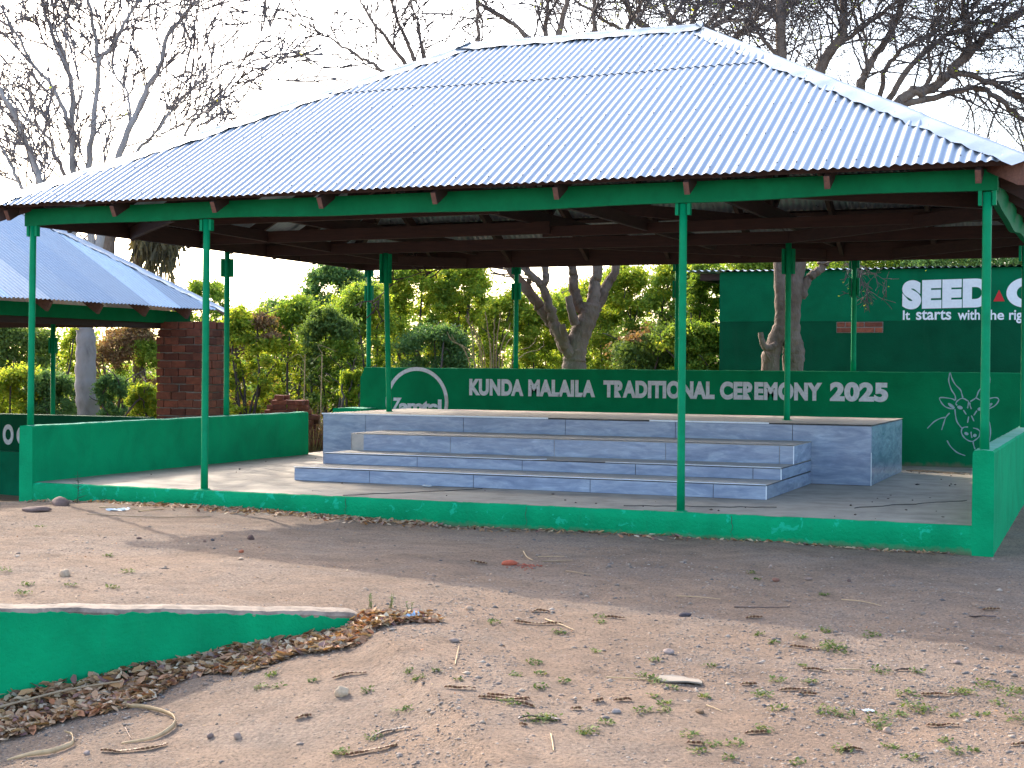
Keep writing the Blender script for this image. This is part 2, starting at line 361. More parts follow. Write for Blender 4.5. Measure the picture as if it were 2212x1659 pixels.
def G(x, y):
    x = np.asarray(x, float); y = np.asarray(y, float); sh = x.shape; x = x.ravel(); y = y.ravel()
    out = np.empty(len(x))
    for i in range(0, len(x), 20000):
        xx, yy = x[i:i+20000], y[i:i+20000]
        d2 = (xx[:, None]-CP[None, :, 0])**2 + (yy[:, None]-CP[None, :, 1])**2
        out[i:i+20000] = _phi(d2) @ _W[:_n] + _W[_n] + xx*_W[_n+1] + yy*_W[_n+2]
    far = np.clip((np.hypot(x, y)-40)/20, 0, 1); out = out*(1-far) + (-.45)*far
    s = (x-KA[0])*KE[0] + (y-KA[1])*KE[1]; t = (x-KA[0])*KN[0] + (y-KA[1])*KN[1]
    st = np.clip((t+.11)/.09, 0, 1)
    out -= (np.clip(s, 0, 2.6)*.245 + .045*np.clip(s/.12, 0, 1))*st*np.clip(1.6-t*.16, 0, 1)
    return out.reshape(sh)
def vnoise(x, y, seed=0):
    xi = np.floor(x).astype(int); yi = np.floor(y).astype(int); fx = x-xi; fy = y-yi
    fx = fx*fx*(3-2*fx); fy = fy*fy*(3-2*fy)
    def h(a, b_):
        q = (a*374761393 + b_*668265263 + seed*974711) & 0x7fffffff
        q = ((q ^ (q >> 13))*1274126177) & 0x7fffffff
        return ((q ^ (q >> 16)) & 0xffff)/65535.0
    return (h(xi, yi)*(1-fx)+h(xi+1, yi)*fx)*(1-fy) + (h(xi, yi+1)*(1-fx)+h(xi+1, yi+1)*fx)*fy
def relief(x, y):
    near = np.clip(1.3-np.hypot(np.asarray(x)-7, np.asarray(y)+4)/12, 0, 1)
    return near*((vnoise(x*2.1, y*2.1, 1)-.5)*.020 + (vnoise(x*6, y*6, 2)-.5)*.016 + (vnoise(x*17, y*17, 3)-.5)*.009)
def gz(x, y):
    x = np.atleast_1d(np.asarray(x, float)); y = np.atleast_1d(np.asarray(y, float))
    return G(x, y) + relief(x, y)
def gp(u, v):
    d = ray(u, v); t0 = 3.5; prev = None
    ts = np.arange(3.5, 60, .04); X = CAM[0]+d.x*ts; Y = CAM[1]+d.y*ts; Z = CAM[2]+d.z*ts
    below = np.where(Z < gz(X, Y))[0]
    i = below[0] if len(below) else len(ts)-1
    return Vector((X[i], Y[i], float(gz(X[i], Y[i])[0])))
def axis(a, b_, fine, lo, hi):
    parts = [np.array([-300,-150,-90,-60,-40,-28,-20.0])]
    parts.append(np.arange(-15, a, .5)); parts.append(np.arange(a, b_, fine)); parts.append(np.arange(b_, 18, .5)); parts.append(np.array([20,24,30,40,60,90,150,300.0]))
    return np.concatenate(parts)
xs = axis(.5, 12.2, .045, 0, 0); ys = axis(-9.0, .3, .045, 0, 0)
XX, YY = np.meshgrid(xs, ys, indexing='ij'); ZZ = G(XX, YY) + relief(XX, YY)
V = np.stack([XX.ravel(), YY.ravel(), ZZ.ravel()], 1); nx, ny = len(xs), len(ys)
I = np.arange(nx*ny).reshape(nx, ny)
Fq = np.stack([I[:-1, :-1].ravel(), I[1:, :-1].ravel(), I[1:, 1:].ravel(), I[:-1, 1:].ravel()], 1)
ground = mesh_np("ground", V, Fq, M_DIRT, smooth=True); ground["kind"] = "structure"; ground["label"] = "bare reddish brown dirt ground"

# ------------------------------------------------------------------ pavilion: roof
W, D = 9.08, 6.78
EX0, EX1, EY0, EY1, EZ = -.24, 9.32, -.24, 7.0, 2.68
RX0, RX1, RY, RZ = 3.26, 5.86, 3.38, 4.68
def slope(name, A, B, T0, T1, matl, parent, s0=0.0, s1=1.0, lift=0.0, lam=.0762, amp=.0082, seg=7, rows=10, seed=0, wob=.004):
    """corrugated sheets on the plane through eave A-B and top edge T0-T1 (T0 == T1 for a hip end)"""
    A, B, T0, T1 = map(Vector, (A, B, T0, T1)); e = (B-A); L = e.length; e.normalize()
    mid = (T0+T1)/2; sv = (mid-A) - e*((mid-A).dot(e)); S = sv.length; sv.normalize(); nrm = e.cross(sv)
    if nrm.z < 0: nrm = -nrm
    a0, a1 = (T0-A).dot(e), (T1-A).dot(e)
    ncol = int(L/lam*seg); xs_ = np.linspace(0, L, ncol+1)
    top = np.minimum(1, np.minimum(xs_/a0, (L-xs_)/(L-a1)))
    hi = np.minimum(top, s1); lo = np.minimum(np.full_like(hi, s0), hi)
    rng = np.random.RandomState(seed)
    verts = []; uv = []
    for r_ in range(rows+1):
        fr = r_/rows; ss = lo + (hi-lo)*fr
        z = amp*np.cos(2*math.pi*xs_/lam) + lift + wob*np.sin(xs_*1.7+ss*5+seed)+wob*.8*np.sin(xs_*4.1-ss*9)
        sh = np.floor(xs_/.66); jit = ((np.sin(sh*12.9898+seed)*43758.5453) % 1)
        z = z + (jit-.5)*.004
        if r_ == 0: ss = ss + (jit-.5)*.006
        P_ = np.array(A)[None] + np.outer(xs_, np.array(e)) + np.outer(ss*S, np.array(sv)) + np.outer(z, np.array(nrm))
        verts.append(P_); uv.append(np.stack([xs_, ss], 1))
    V = np.concatenate(verts); UVs = np.concatenate(uv); nn = len(xs_)
    I = np.arange((rows+1)*nn).reshape(rows+1, nn)
    Fq = np.stack([I[:-1, :-1].ravel(), I[:-1, 1:].ravel(), I[1:, 1:].ravel(), I[1:, :-1].ravel()], 1)
    ht = hi-lo; ok = (np.maximum(ht[:-1], ht[1:]) > 1e-5); Fq = Fq[np.tile(ok, rows)]
    o = mesh_np(name, V, Fq, matl, parent, smooth=True)
    ul = o.data.uv_layers.new(name="UVMap"); li = np.empty(len(o.data.loops), dtype=np.int32); o.data.loops.foreach_get("vertex_index", li)
    ul.data.foreach_set("uv", UVs[li].astype(np.float32).ravel())
    return o
def cap_strip(name, a, b, w1dir, w2dir, width, matl, parent, lift=.018, seg=.06, seed=0, ridge_up=.02, sheet=1.35):
    a, b = Vector(a), Vector(b); L = (b-a).length; d = (b-a).normalized(); w1 = Vector(w1dir).normalized(); w2 = Vector(w2dir).normalized()
    rng = random.Random(seed); nseg = max(2, int(L/seg)); mb = MB(); V = []; uvs = []
    ks = 7
    for i in range(nseg+1):
        t = i/nseg*L; p = a + d*t; piece = int(t/sheet); loc = (t/sheet) % 1
        lap = .006*(1-loc) + .0015*math.sin(piece*7.1)
        wv = width + .010*math.sin(t*9+seed)+.006*math.sin(t*23+seed*2)
        for j, q in enumerate((-1, -.55, -.12, 0, .12, .55, 1)):
            wd = w1 if q < 0 else w2
            upz = ridge_up*(1-min(1, abs(q)*4)) + lift + lap + (.007*math.sin(t*14+seed+q*3) + .005*math.sin(t*31+q*5) if abs(q) > .5 else 0) + rng.uniform(-.0015, .0015)
            V.append(p + wd*(abs(q)*wv) + Vector((0, 0, upz)))
    Fs = [(i*ks+j, i*ks+j+1, (i+1)*ks+j+1, (i+1)*ks+j) for i in range(nseg) for j in range(ks-1)]
    mb.add(V, Fs, 0, True); o = mb.build(name, matl, parent)
    ul = o.data.uv_layers.new(name="UVMap"); li = np.empty(len(o.data.loops), dtype=np.int32); o.data.loops.foreach_get("vertex_index", li)
    uu = np.array([(i/nseg*L, 0) for i in range(nseg+1) for j in range(ks)], np.float32); ul.data.foreach_set("uv", uu[li].ravel())
    return o
def hip_roof(pav, x0, x1, y0, y1, z0, rx0, rx1, ry, rz, mt, mc, laps=(.68,), seed=0, caps=True, capw=.17):
    c = [Vector((x0,y0,z0)), Vector((x1,y0,z0)), Vector((x1,y1,z0)), Vector((x0,y1,z0))]; r0, r1 = Vector((rx0,ry,rz)), Vector((rx1,ry,rz))
    rf = MB(); rf.beam((rx0, ry, rz-.06), (rx1, ry, rz-.06), .05, .12); roof = rf.build("roof", M_WOOD_X, pav)
    for (A, B, T0, T1, k) in ((c[0], c[1], r0, r1, 0), (c[1], c[2], r1, r1, 1), (c[2], c[3], r1, r0, 2), (c[3], c[0], r0, r0, 3)):
        slope("roof_sheeting", A, B, T0, T1, mt, roof, 0, .70 if k in (0, 2) else 1, 0, seed=seed+k)
        if k in (0, 2): slope("roof_sheeting", A, B, T0, T1, mt, roof, .668, .985, .0075, seed=seed+k, rows=5)
    if caps:
        def wings(a, b, nA, nB):
            d = (b-a).normalized(); w1 = d.cross(nA); w1 = w1 if True else w1; return d, w1
        S = {}
        def nrm(A, B, T): n_ = (B-A).cross(T-A).normalized(); return n_ if n_.z > 0 else -n_
        n0, n1, n2, n3 = nrm(c[0], c[1], r0), nrm(c[1], c[2], r1), nrm(c[2], c[3], r1), nrm(c[3], c[0], r0)
        cen = {0: Vector((0,-1,0)), 1: Vector((1,0,0)), 2: Vector((0,1,0)), 3: Vector((-1,0,0))}
        for a, b, i, j, ni, nj, sd in ((c[0], r0, 3, 0, n3, n0, 1), (c[1], r1, 0, 1, n0, n1, 2), (c[2], r1, 1, 2, n1, n2, 3), (c[3], r0, 2, 3, n2, n3, 4), (r0, r1, 2, 0, n2, n0, 5)):
            d = (b-a).normalized(); w1 = d.cross(ni); w2 = d.cross(nj)
            if sd == 5:
                if w1.dot(cen[i]) < 0: w1 = -w1
                if w2.dot(cen[j]) < 0: w2 = -w2
            else:
                h1 = cen[i]; h2 = cen[j]
                # pick the direction that runs into slope i, away from slope j
                if w1.dot(h1) - w1.dot(h2) < 0: w1 = -w1
                if w2.dot(h2) - w2.dot(h1) < 0: w2 = -w2
            e0 = a - d*.03 if sd != 5 else a - d*.05; e1 = b + d*(.03 if sd != 5 else .05)
            cap_strip("hip_flashing" if sd != 5 else "ridge_flashing", e0, e1, w1, w2, capw, mc, roof, lift=.010 if sd != 5 else .022, seed=seed+sd)
    return roof

pav = empty("pavilion", "large open pavilion with green posts and a bright hipped corrugated metal roof", "pavilion", (W/2, D/2, 0))
def plocal(o):  # children are built in world coordinates
    return o
class _P: pass
def under(root):
    root_inv = Matrix.Translation(root.location).inverted()
    for o in list(COL.objects):
        if o.parent == root: o.matrix_parent_inverse = root_inv
roof = hip_roof(pav, EX0, EX1, EY0, EY1, EZ, RX0, RX1, RY, RZ, M_ROOF, M_CAP)
# nail heads on the front slope
kf = (RZ-EZ)/(RY-EY0); nn = Vector((0, -kf, 1)).normalized(); mb = MB()
for srow in (.035, .20, .37, .53, .715, .86):
    kcol = 0
    while True:
        x = EX0 + .0762*kcol; kcol += R.choice((2, 3, 3, 4))
        if x > EX1: break
        if min((x-EX0)/(RX0-EX0), (EX1-x)/(EX1-RX1)) < srow+.05: continue
        y = EY0 + (RY-EY0)*srow + R.uniform(-.012, .012); z = EZ + (RZ-EZ)*srow
        xq = x-EX0; sq = (y-EY0)/(RY-EY0); jq = (math.sin(math.floor(xq/.66)*12.9898)*43758.5453) % 1; p = Vector((x, y, EZ+(RZ-EZ)*sq)) + nn*(.0092 + .004*math.sin(xq*1.7+sq*5)+.0032*math.sin(xq*4.1-sq*9)+(jq-.5)*.004 + (.0075 if srow > .67 else 0)); t1 = Vector((1,0,0)); t2 = nn.cross(t1)
        V = [p + t1*(math.cos(a)*.011) + t2*(math.sin(a)*.011) for a in np.linspace(0, 2*math.pi, 7)[:-1]] + [p+nn*.006]
        mb.add(V, [(i, (i+1) % 6, 6) for i in range(6)])
M_NAIL = m_simple("dull_nail_metal", (.22,.22,.21), .6, .4, 50, metal=.6, bstr=0)
nails = mb.build("nail_heads", M_NAIL, roof); nails["kind"] = "stuff"

# timbers
BZ0, BZ1 = 2.5, 2.665
mb = MB()
npt = 30
for i in range(npt):   # front beam with a slight bow and ragged lower edge
    xa, xb = .0+W*i/npt, .0+W*(i+1)/npt
    za = BZ0+.012*math.sin(xa*.9)+.006*math.sin(xa*3.3); zb = BZ0+.012*math.sin(xb*.9)+.006*math.sin(xb*3.3)
    V = [(xa,.055,za),(xb,.055,zb),(xb,.105,zb),(xa,.105,za),(xa,.055,BZ1),(xb,.055,BZ1),(xb,.105,BZ1),(xa,.105,BZ1)]
    Fs = [(3,2,1,0),(4,5,6,7),(0,1,5,4),(2,3,7,6)] + ([(3,0,4,7)] if i == 0 else []) + ([(1,2,6,5)] if i == npt-1 else [])
    mb.add(V, Fs)
mb.build("front_beam", M_BEAMG, pav)
mb = MB()
for i in range(npt):
    ya, yb_ = .11+(D-.1)*i/npt, .11+(D-.1)*(i+1)/npt
    za = BZ0-.03+.03*math.sin(ya*1.6+.8)+.01*math.sin(ya*4); zb = BZ0-.03+.03*math.sin(yb_*1.6+.8)+.01*math.sin(yb_*4)
    V = [(W-.10,ya,za),(W-.05,ya,za),(W-.05,yb_,zb),(W-.10,yb_,zb),(W-.10,ya,BZ1),(W-.05,ya,BZ1),(W-.05,yb_,BZ1),(W-.10,yb_,BZ1)]
    mb.add(V, [(0,3,2,1),(4,5,6,7),(1,2,6,5),(3,0,4,7)] + ([(0,1,5,4)] if i == 0 else []))
mb.build("side_beam", M_BEAMG, pav)
mb = MB(); mb.box(.06, .11, .108, D+.1, BZ0, BZ1+.02); mb.build("side_beam", M_WOOD_Y, pav, bevel=.004)
mb = MB(); mb.box(.02, W-.1, 6.835, 6.885, BZ0-.01, BZ1+.05); mb.build("back_beam", M_WOOD_X, pav, bevel=.004)
mb = MB(); mb.box(.115, W-.105, 4.30, 4.35, 2.51, 2.64); mb.build("middle_beam", M_WOOD_X, pav, bevel=.004)
for x in (.95, 5.4):
    mb = MB(); mb.beam((x, .11, 2.63+.02*math.sin(x*3)), (x+.08, 6.83, 2.60+.02*math.sin(x*5)), .045, .12); mb.build("tie_beam", M_WOOD_Y, pav, bevel=.004)
for y, z in ((1.55, 2.675), (2.9, 2.60)):
    mb = MB(); mb.beam((.115, y, z), (4.4, y+.05, z+.02), .045, .13); mb.build("ceiling_joist", M_WOOD_X, pav, bevel=.004)
    if y == 2.9:
        mb = MB(); mb.beam((4.3, y+.10, z-.02), (W-.105, y+.06, z+.01), .045, .11); mb.build("ceiling_joist", M_WOOD_X, pav, bevel=.004)
for x in (1.78, 4.15, 6.60):
    mb = MB(); mb.beam((x, .11, 2.745), (x+.05, 6.83, 2.745), .05, .15); mb.build("tie_beam", M_WOOD_Y, pav, bevel=.004)
def zr(y): return EZ + (RZ-EZ)*(y-EY0)/(RY-EY0) if y < RY else EZ + (RZ-EZ)*(EY1-y)/(EY1-RY)
def zs(x): return EZ + (RZ-EZ)*min((x-EX0)/(RX0-EX0), (EX1-x)/(EX1-RX1))
# rafters: front and back, cut at the hips
for k in range(9):
    x = .12 + k*1.105
    fx = min(1, (x-EX0)/(RX0-EX0), (EX1-x)/(EX1-RX1)); yt = EY0+(RY-EY0)*fx-.05
    if k == 0: x = -.02; yt = .3
    off = -.148
    mb = MB(); mb.beam((x, EY0+.07, zr(EY0+.07)+off+.012), (x, .30, zr(.30)+off), .045, .105); mb.mi[0] = 1
    r_ = mb.build("rafter", [M_WOOD_Y, M_WOOD_TAIL], pav, bevel=.002)
    if yt > .5:
        mb = MB(); mb.beam((x, .30, zr(.30)+off), (x, yt, zr(yt)+off), .05, .13); mb.build("rafter", M_WOOD_Y, pav)
        yb2 = EY1-(EY1-RY)*fx+.05; mb = MB(); mb.beam((x, EY1-.06, zr(EY1-.06)+off), (x, yb2, zr(yb2)+off), .05, .13); mb.build("rafter", M_WOOD_Y, pav)
for y in (.9, 1.95, 3.0, 3.9, 4.9, 5.9):
    fy = min(1, (y-EY0)/(RY-EY0), (EY1-y)/(EY1-RY))
    for sgn in (0, 1):
        xe = EX0+.06 if sgn == 0 else EX1-.06; xt = EX0+(RX0-EX0)*fy-.05 if sgn == 0 else EX1-(EX1-RX1)*fy+.05
        mb = MB(); mb.beam((xe, y, zs(xe)-.148), (xt, y, zs(xt)-.148), .05, .13); mb.build("rafter", M_WOOD_X, pav)
for cx_, cy_, rx in ((EX0, EY0, RX0), (EX1, EY0, RX1), (EX1, EY1, RX1), (EX0, EY1, RX0)):
    a = Vector((cx_, cy_, EZ-.115)); b_ = Vector((rx, RY, RZ-.115)); a = a+(b_-a)*.012
    mb = MB(); mb.beam(a, b_, .055, .17); mb.build("hip_rafter", M_WOOD_TAIL if cx_ > 5 and cy_ < 0 else M_WOOD, pav)
# purlins, front/back and the two ends
mbp = []
for srow in (.035, .20, .37, .53, .70, .86):
    xa = EX0+(RX0-EX0)*srow; xb = EX1-(EX1-RX1)*srow; ya = EY0+(RY-EY0)*srow; yb_ = EY1-(EY1-RY)*srow; z = EZ+(RZ-EZ)*srow-.052
    for a, b_ in (((xa+.05, ya, z), (xb-.05, ya, z)), ((xa+.05, yb_, z), (xb-.05, yb_, z)), ((xa, ya+.05, z), (xa, yb_-.05, z)), ((xb, ya+.05, z), (xb, yb_-.05, z))):
        mb = MB(); mb.beam(a, b_, .07, .045, (0,-.5,1) if a[1] == b_[1] else (.5,0,1)); mb.build("purlin", M_WOOD, pav)
for x in (1.78, 4.15, 6.60):   # king posts and struts
    zt = min(zs(x), RZ)-.1
    mb = MB(); mb.beam((x+.03, RY, 2.82), (x+.03, RY, zt-.08), .05, .11, (0,1,0)); mb.build("strut", M_WOOD, pav)
    for sg in (-1, 1):
        y2 = RY+sg*1.35; mb = MB(); mb.beam((x+.03, RY+sg*.1, 2.83), (x+.03, y2, min(zr(y2), zs(x))-.2), .045, .10, (1,0,0)); mb.build("strut", M_WOOD, pav)
# diagonal corner ties
for a, b_ in (((.11, 1.6, 2.56), (1.7, .11, 2.56)), ((W-.1, 1.6, 2.58), (W-1.7, .11, 2.58)), ((.11, 5.1, 2.56), (1.7, 6.8, 2.56)), ((W-.1, 5.1, 2.56), (W-1.7, 6.8, 2.56)), ((4.3, 4.38, 2.57), (6.55, 6.82, 2.57)), ((6.65, 4.29, 2.57), (8.95, 2.2, 2.57)), ((6.55, 4.29, 2.72), (4.2, .3, 2.72))):
    mb = MB(); mb.beam(a, b_, .045, .12); mb.build("brace", M_WOOD, pav)

# posts
PR = .032
def post(x, y, z0, z1, lean=(0, 0), flare=False, brackets=((2.40, 2.505),), yaw=0, r=PR):
    mb = MB(); k = 8
    pts = [(x-lean[0]*(1-i/k), y-lean[1]*(1-i/k), z0+(z1-z0)*i/k) for i in range(k+1)]
    mb.tube(pts, [r*(1.06 if i == 0 else 1)+.0006*math.sin(i*2.3+x) for i in range(k+1)], 14)
    if flare: mb.tube([(pts[0][0], pts[0][1], z0-.002), (pts[0][0], pts[0][1], z0+.006)], [r*1.9, r*1.5], 12, mi=0)
    p = mb.build("post", M_POST, pav)
    for zb0, zb1 in brackets:
        for s in (-1, 1):
            cxm = x + s*(r+.017)*math.cos(yaw); cym = y + s*(r+.017)*math.sin(yaw)
            bb = MB(); bb.beam((cxm, cym, zb0), (cxm, cym, zb1), .028, .05, (math.sin(yaw), math.cos(yaw), 0)); q = bb.build("bracket", M_POST, p, bevel=.002)
    return p
post(.08, .085, .55, 2.502, (.025, 0)); post(2.08, .10, 0, 2.508, (.012, 0), True); post(6.65, .10, 0, 2.493, (0, 0), True)
post(W-.075, .085, .565, 2.495, (0, 0), False, ((2.395, 2.66),), r=.034)
LOWB = ((2.40, 2.49), (2.06, 2.28))
post(.19, 6.86, 1.02, 2.49, (0, 0), False, LOWB); post(2.42, 6.86, 1.135, 2.49, (0, 0), False, LOWB); post(4.66, 6.86, 1.135, 2.49, (0, 0), False, LOWB); post(6.90, 6.86, 1.135, 2.49, (0, 0), False, LOWB); post(W-.08, 6.86, 1.135, 2.49, (0, 0), False, LOWB)
post(1.76, 4.325, .607, 2.51, (-.06, 0), True, ((2.15, 2.50),), .3); post(6.62, 4.325, .607, 2.51, (0, 0), True, ((2.18, 2.45),), .3)
post(.085, 3.47, .55, 2.50, (0, 0), False, ((2.20, 2.42),), .6); post(W-.075, 4.75, .56, 2.46, (0, 0), False, ((2.30, 2.46),), 0)
under(pav)

# ------------------------------------------------------------------ plinth (floor slab and painted curb)
pl = empty("pavilion_plinth", "low floor slab of the pavilion with grey cement top and green painted front curb", "floor slab", (W/2, D/2, -.1))
def jag(a, s): return (mnoise.noise(Vector((a*6, s, 0)))*.5 + mnoise.noise(Vector((a*23, s, 3)))*.3)
mb = MB(); NS = 260; V = []
for i in range(NS+1):   # curb face: rounded top lip, rough foot
    x = .157 + (W-.308)*i/NS; yo = .006*jag(x, 1); zt = .0 + .005*jag(x, 2); zb = float(G(x, -.03))-.04 + .03*jag(x, 5)+.035
    V += [(x, .05, zt-.001), (x, .012+yo, zt-.002), (x, -.002+yo, zt-.014), (x, -.006+yo+.006*jag(x, 7), -.08), (x, -.006+.012*jag(x, 8), zb), (x, .03, zb-.06)]
mb.add(V, [(i*6+j, i*6+j+1, (i+1)*6+j+1, (i+1)*6+j) for i in range(NS) for j in range(5)], 0, True)
mb.build("curb", M_GREEN_CURB, pl)
mb = MB(); V = []; gx, gy = 90, 68
for i in range(gx+1):
    for j in range(gy+1):
        x = .02+(W-.04)*i/gx; y = .018+(6.9-.018)*j/gy; V.append((x, y, -.0015+.004*mnoise.noise(Vector((x*1.3, y*1.3, 0)))+.0012*mnoise.noise(Vector((x*6, y*6, 1)))))
mb.add(V, [(i*(gy+1)+j, (i+1)*(gy+1)+j, (i+1)*(gy+1)+j+1, i*(gy+1)+j+1) for i in range(gx) for j in range(gy)], 0, True)
mb.build("floor", M_SCREED, pl)
mb = MB(); mb.box(.03, W-.03, .04, 6.9, -.4, -.02); mb.build("slab", M_CONC, pl)
CRK = m_simple("crack_dark", (.05,.045,.04), 1, .3, 40, bstr=0)
rc = random.Random(6)
for x0 in (3.62, 5.34, 7.1):   # settlement cracks down the curb
    q = MB(); q.tube([(x0+.012*rc.gauss(0, 1)*i/9, -.009, -.012-.165*i/9) for i in range(10)], [.0028*(1-.5*i/9) for i in range(10)], 4); q.build("crack", CRK, pl)
for a_, b_ in (((3.55, .1), (4.35, 1.28)), ((6.1, .3), (7.3, .75)), ((7.9, 1.0), (8.7, 2.2))):
    q = MB(); q.tube([(a_[0]+(b_[0]-a_[0])*i/14+rc.gauss(0, .02), a_[1]+(b_[1]-a_[1])*i/14+rc.gauss(0, .02), .0025) for i in range(15)], .003, 4); q.build("crack", CRK, pl)
under(pl)

# ------------------------------------------------------------------ low walls
def low_wall(name, x0, x1, y0, y1, zt, label, ztilt=0.0):
    """plastered wall with soft irregular arrises and a ragged foot"""
    mb = MB(); n = max(10, int((y1-y0)/.06)); V = []
    def prof(y):
        t = (y-y0)/(y1-y0); z = zt + .012*jag(y*.4, x0+3) + ztilt*t
        xa, xb = x0 + .006*jag(y, x0+1), x1 + .006*jag(y, x0+2)
        zb = -.45
        return [(xa, y, zb), (xa-.002, y, .1), (xa, y, z-.018), (xa+.012, y, z-.002), ((xa+xb)/2, y, z+.004), (xb-.012, y, z-.002), (xb, y, z-.018), (xb+.002, y, .1), (xb, y, zb)]
    for i in range(n+1): V += prof(y0+(y1-y0)*i/n)
    Fs = [(i*9+j, i*9+j+1, (i+1)*9+j+1, (i+1)*9+j) for i in range(n) for j in range(8)]
    mb.add(V, Fs, 0, False); mb.mi = [1 if (q % 8) in (3, 4) else 0 for q in range(len(mb.mi))]; V0 = prof(y0); mb.add(V0, [tuple(range(8, -1, -1))]); V1 = prof(y1); mb.add(V1, [tuple(range(9))])  # top faces take the paler green with the glare painted in
    o = mb.build(name, [M_GREEN, M_TOP_GLARE], origin=((x0+x1)/2, (y0+y1)/2, 0)); return tag(o, label, "low wall")
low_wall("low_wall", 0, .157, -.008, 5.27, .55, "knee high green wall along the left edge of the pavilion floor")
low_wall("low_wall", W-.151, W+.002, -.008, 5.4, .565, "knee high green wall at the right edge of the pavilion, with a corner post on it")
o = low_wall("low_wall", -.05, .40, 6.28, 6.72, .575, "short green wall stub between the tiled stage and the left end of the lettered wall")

# ------------------------------------------------------------------ lettered backdrop wall
def text_mesh(s, size_h, x0, x1, matl, parent, place, off=0.02, shear=0, name="lettering", space=1.0, depth=.002):
    cu = bpy.data.curves.new("t", 'FONT'); cu.body = s; cu.size = 1; cu.offset = off; cu.shear = shear; cu.space_character = space; cu.fill_mode = 'BOTH'; cu.extrude = depth/ max(size_h, .05)
    to = bpy.data.objects.new("t", cu); COL.objects.link(to); dg = bpy.context.evaluated_depsgraph_get(); dg.update()
    me = bpy.data.meshes.new_from_object(to.evaluated_get(dg)); bpy.data.objects.remove(to); bpy.data.curves.remove(cu)
    V = np.empty(len(me.vertices)*3, np.float32); me.vertices.foreach_get("co", V); V = V.reshape(-1, 3)
    mn, mx = V.min(0), V.max(0); caph = .729 + 2*off if s[0].isupper() or s[0].isdigit() else mx[1]-mn[1]
    V[:, 0] = (V[:, 0]-mn[0])/(mx[0]-mn[0])*(x1-x0)+x0
    y = (V[:, 1]+off)/caph*size_h; d = V[:, 2]*depth/max(1e-6, V[:, 2].max())
    P_ = place(V[:, 0], y, d); me.vertices.foreach_set("co", np.ascontiguousarray(P_, dtype=np.float32).ravel()); me.update()
    me.materials.clear(); me.materials.append(matl); o = bpy.data.objects.new(name, me); return link(o, parent)
BY = 6.76
bw = empty("backdrop_wall", "chest high green wall behind the stage with a long white ceremony title ending in 2025", "lettered wall", (W/2, BY, 0))
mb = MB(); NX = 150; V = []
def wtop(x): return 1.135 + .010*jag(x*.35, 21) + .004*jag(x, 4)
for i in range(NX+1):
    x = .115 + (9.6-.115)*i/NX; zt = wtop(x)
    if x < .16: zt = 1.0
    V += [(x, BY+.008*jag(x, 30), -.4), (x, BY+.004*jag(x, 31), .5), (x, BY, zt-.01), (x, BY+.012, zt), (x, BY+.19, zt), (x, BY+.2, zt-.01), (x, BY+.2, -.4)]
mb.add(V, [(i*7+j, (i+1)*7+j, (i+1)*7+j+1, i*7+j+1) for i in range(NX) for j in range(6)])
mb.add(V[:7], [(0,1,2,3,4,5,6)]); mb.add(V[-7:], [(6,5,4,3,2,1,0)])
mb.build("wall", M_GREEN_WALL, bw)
def onwall(x, z, y=BY): return (x, y-.003, z)
def pl_wall(z0, y=BY, tilt=0.0, xr=0):
    return lambda x, yy, d: np.stack([x, np.full_like(x, y-.003)-d-.001, z0+yy+(x-xr)*tilt], 1)
for s, xa, xb in (("KUNDA", 1.785, 2.575), ("MALAILA", 2.645, 3.585), ("TRADITIONAL", 3.70, 5.185), ("CEREMONY", 5.255, 6.54), ("2025", 6.635, 7.335)):
    text_mesh(s, .235 if s != "2025" else .245, xa, xb, M_LETTER, bw, pl_wall(.768), .056, name="lettering", space=1.06)
def ribbon(mb, pts, wd, y, place):
    """flat painted stroke through 2D points"""
    P_ = [Vector((p[0], p[1])) for p in pts]; V = []
    # smooth (Catmull-Rom)
    Q = []
    for i in range(len(P_)-1):
        p0, p1, p2, p3 = P_[max(i-1, 0)], P_[i], P_[i+1], P_[min(i+2, len(P_)-1)]
        for t in np.linspace(0, 1, 7)[:-1]:
            Q.append(.5*((2*p1)+(p2-p0)*t+(2*p0-5*p1+4*p2-p3)*t*t+(3*p1-p0-3*p2+p3)*t**3))
    Q.append(P_[-1])
    for i, q in enumerate(Q):
        d = Q[min(i+1, len(Q)-1)]-Q[max(i-1, 0)]; d = d.normalized() if d.length > 0 else Vector((1, 0)); nr = Vector((-d.y, d.x))
        ww = wd*(.9+.2*math.sin(i*.7)) * (0.6 if i in (0, len(Q)-1) else 1)
        for s in (-1, 1):
            a = q + nr*(s*ww/2); V.append(place(a.x, a.y))
    mb.add(V, [(2*i, 2*i+1, 2*i+3, 2*i+2) for i in range(len(Q)-1)])
def pxw(u, v, y=BY):
    d = ray(u, v); t = (y-CAM[1])/d.y; return CAM[0]+d.x*t, CAM[2]+d.z*t
# ring and word of the round emblem
cxl, czl = pxw(900.5, 868); Rr = .478
mb = MB(); V = []
for i in range(97):
    a = 2*math.pi*i/96
    for rr in (Rr, Rr-.052): V.append((cxl+rr*math.cos(a), BY-.005, czl+rr*math.sin(a)))
mb.add(V, [(2*i, 2*i+1, 2*i+3, 2*i+2) for i in range(96)])
mb.build("emblem_ring", M_LETTER, bw)
xa, _ = pxw(846, 870); xb, _ = pxw(954, 870); _, zt = pxw(850, 857)
text_mesh("Z", .205, xa, xa+.155, M_LETTER, bw, pl_wall(zt-.205), .040, .15, "lettering")
text_mesh("amtel", .20, xa+.115, xb, M_LETTER, bw, pl_wall(zt-.225), .040, 0, "lettering", .9)
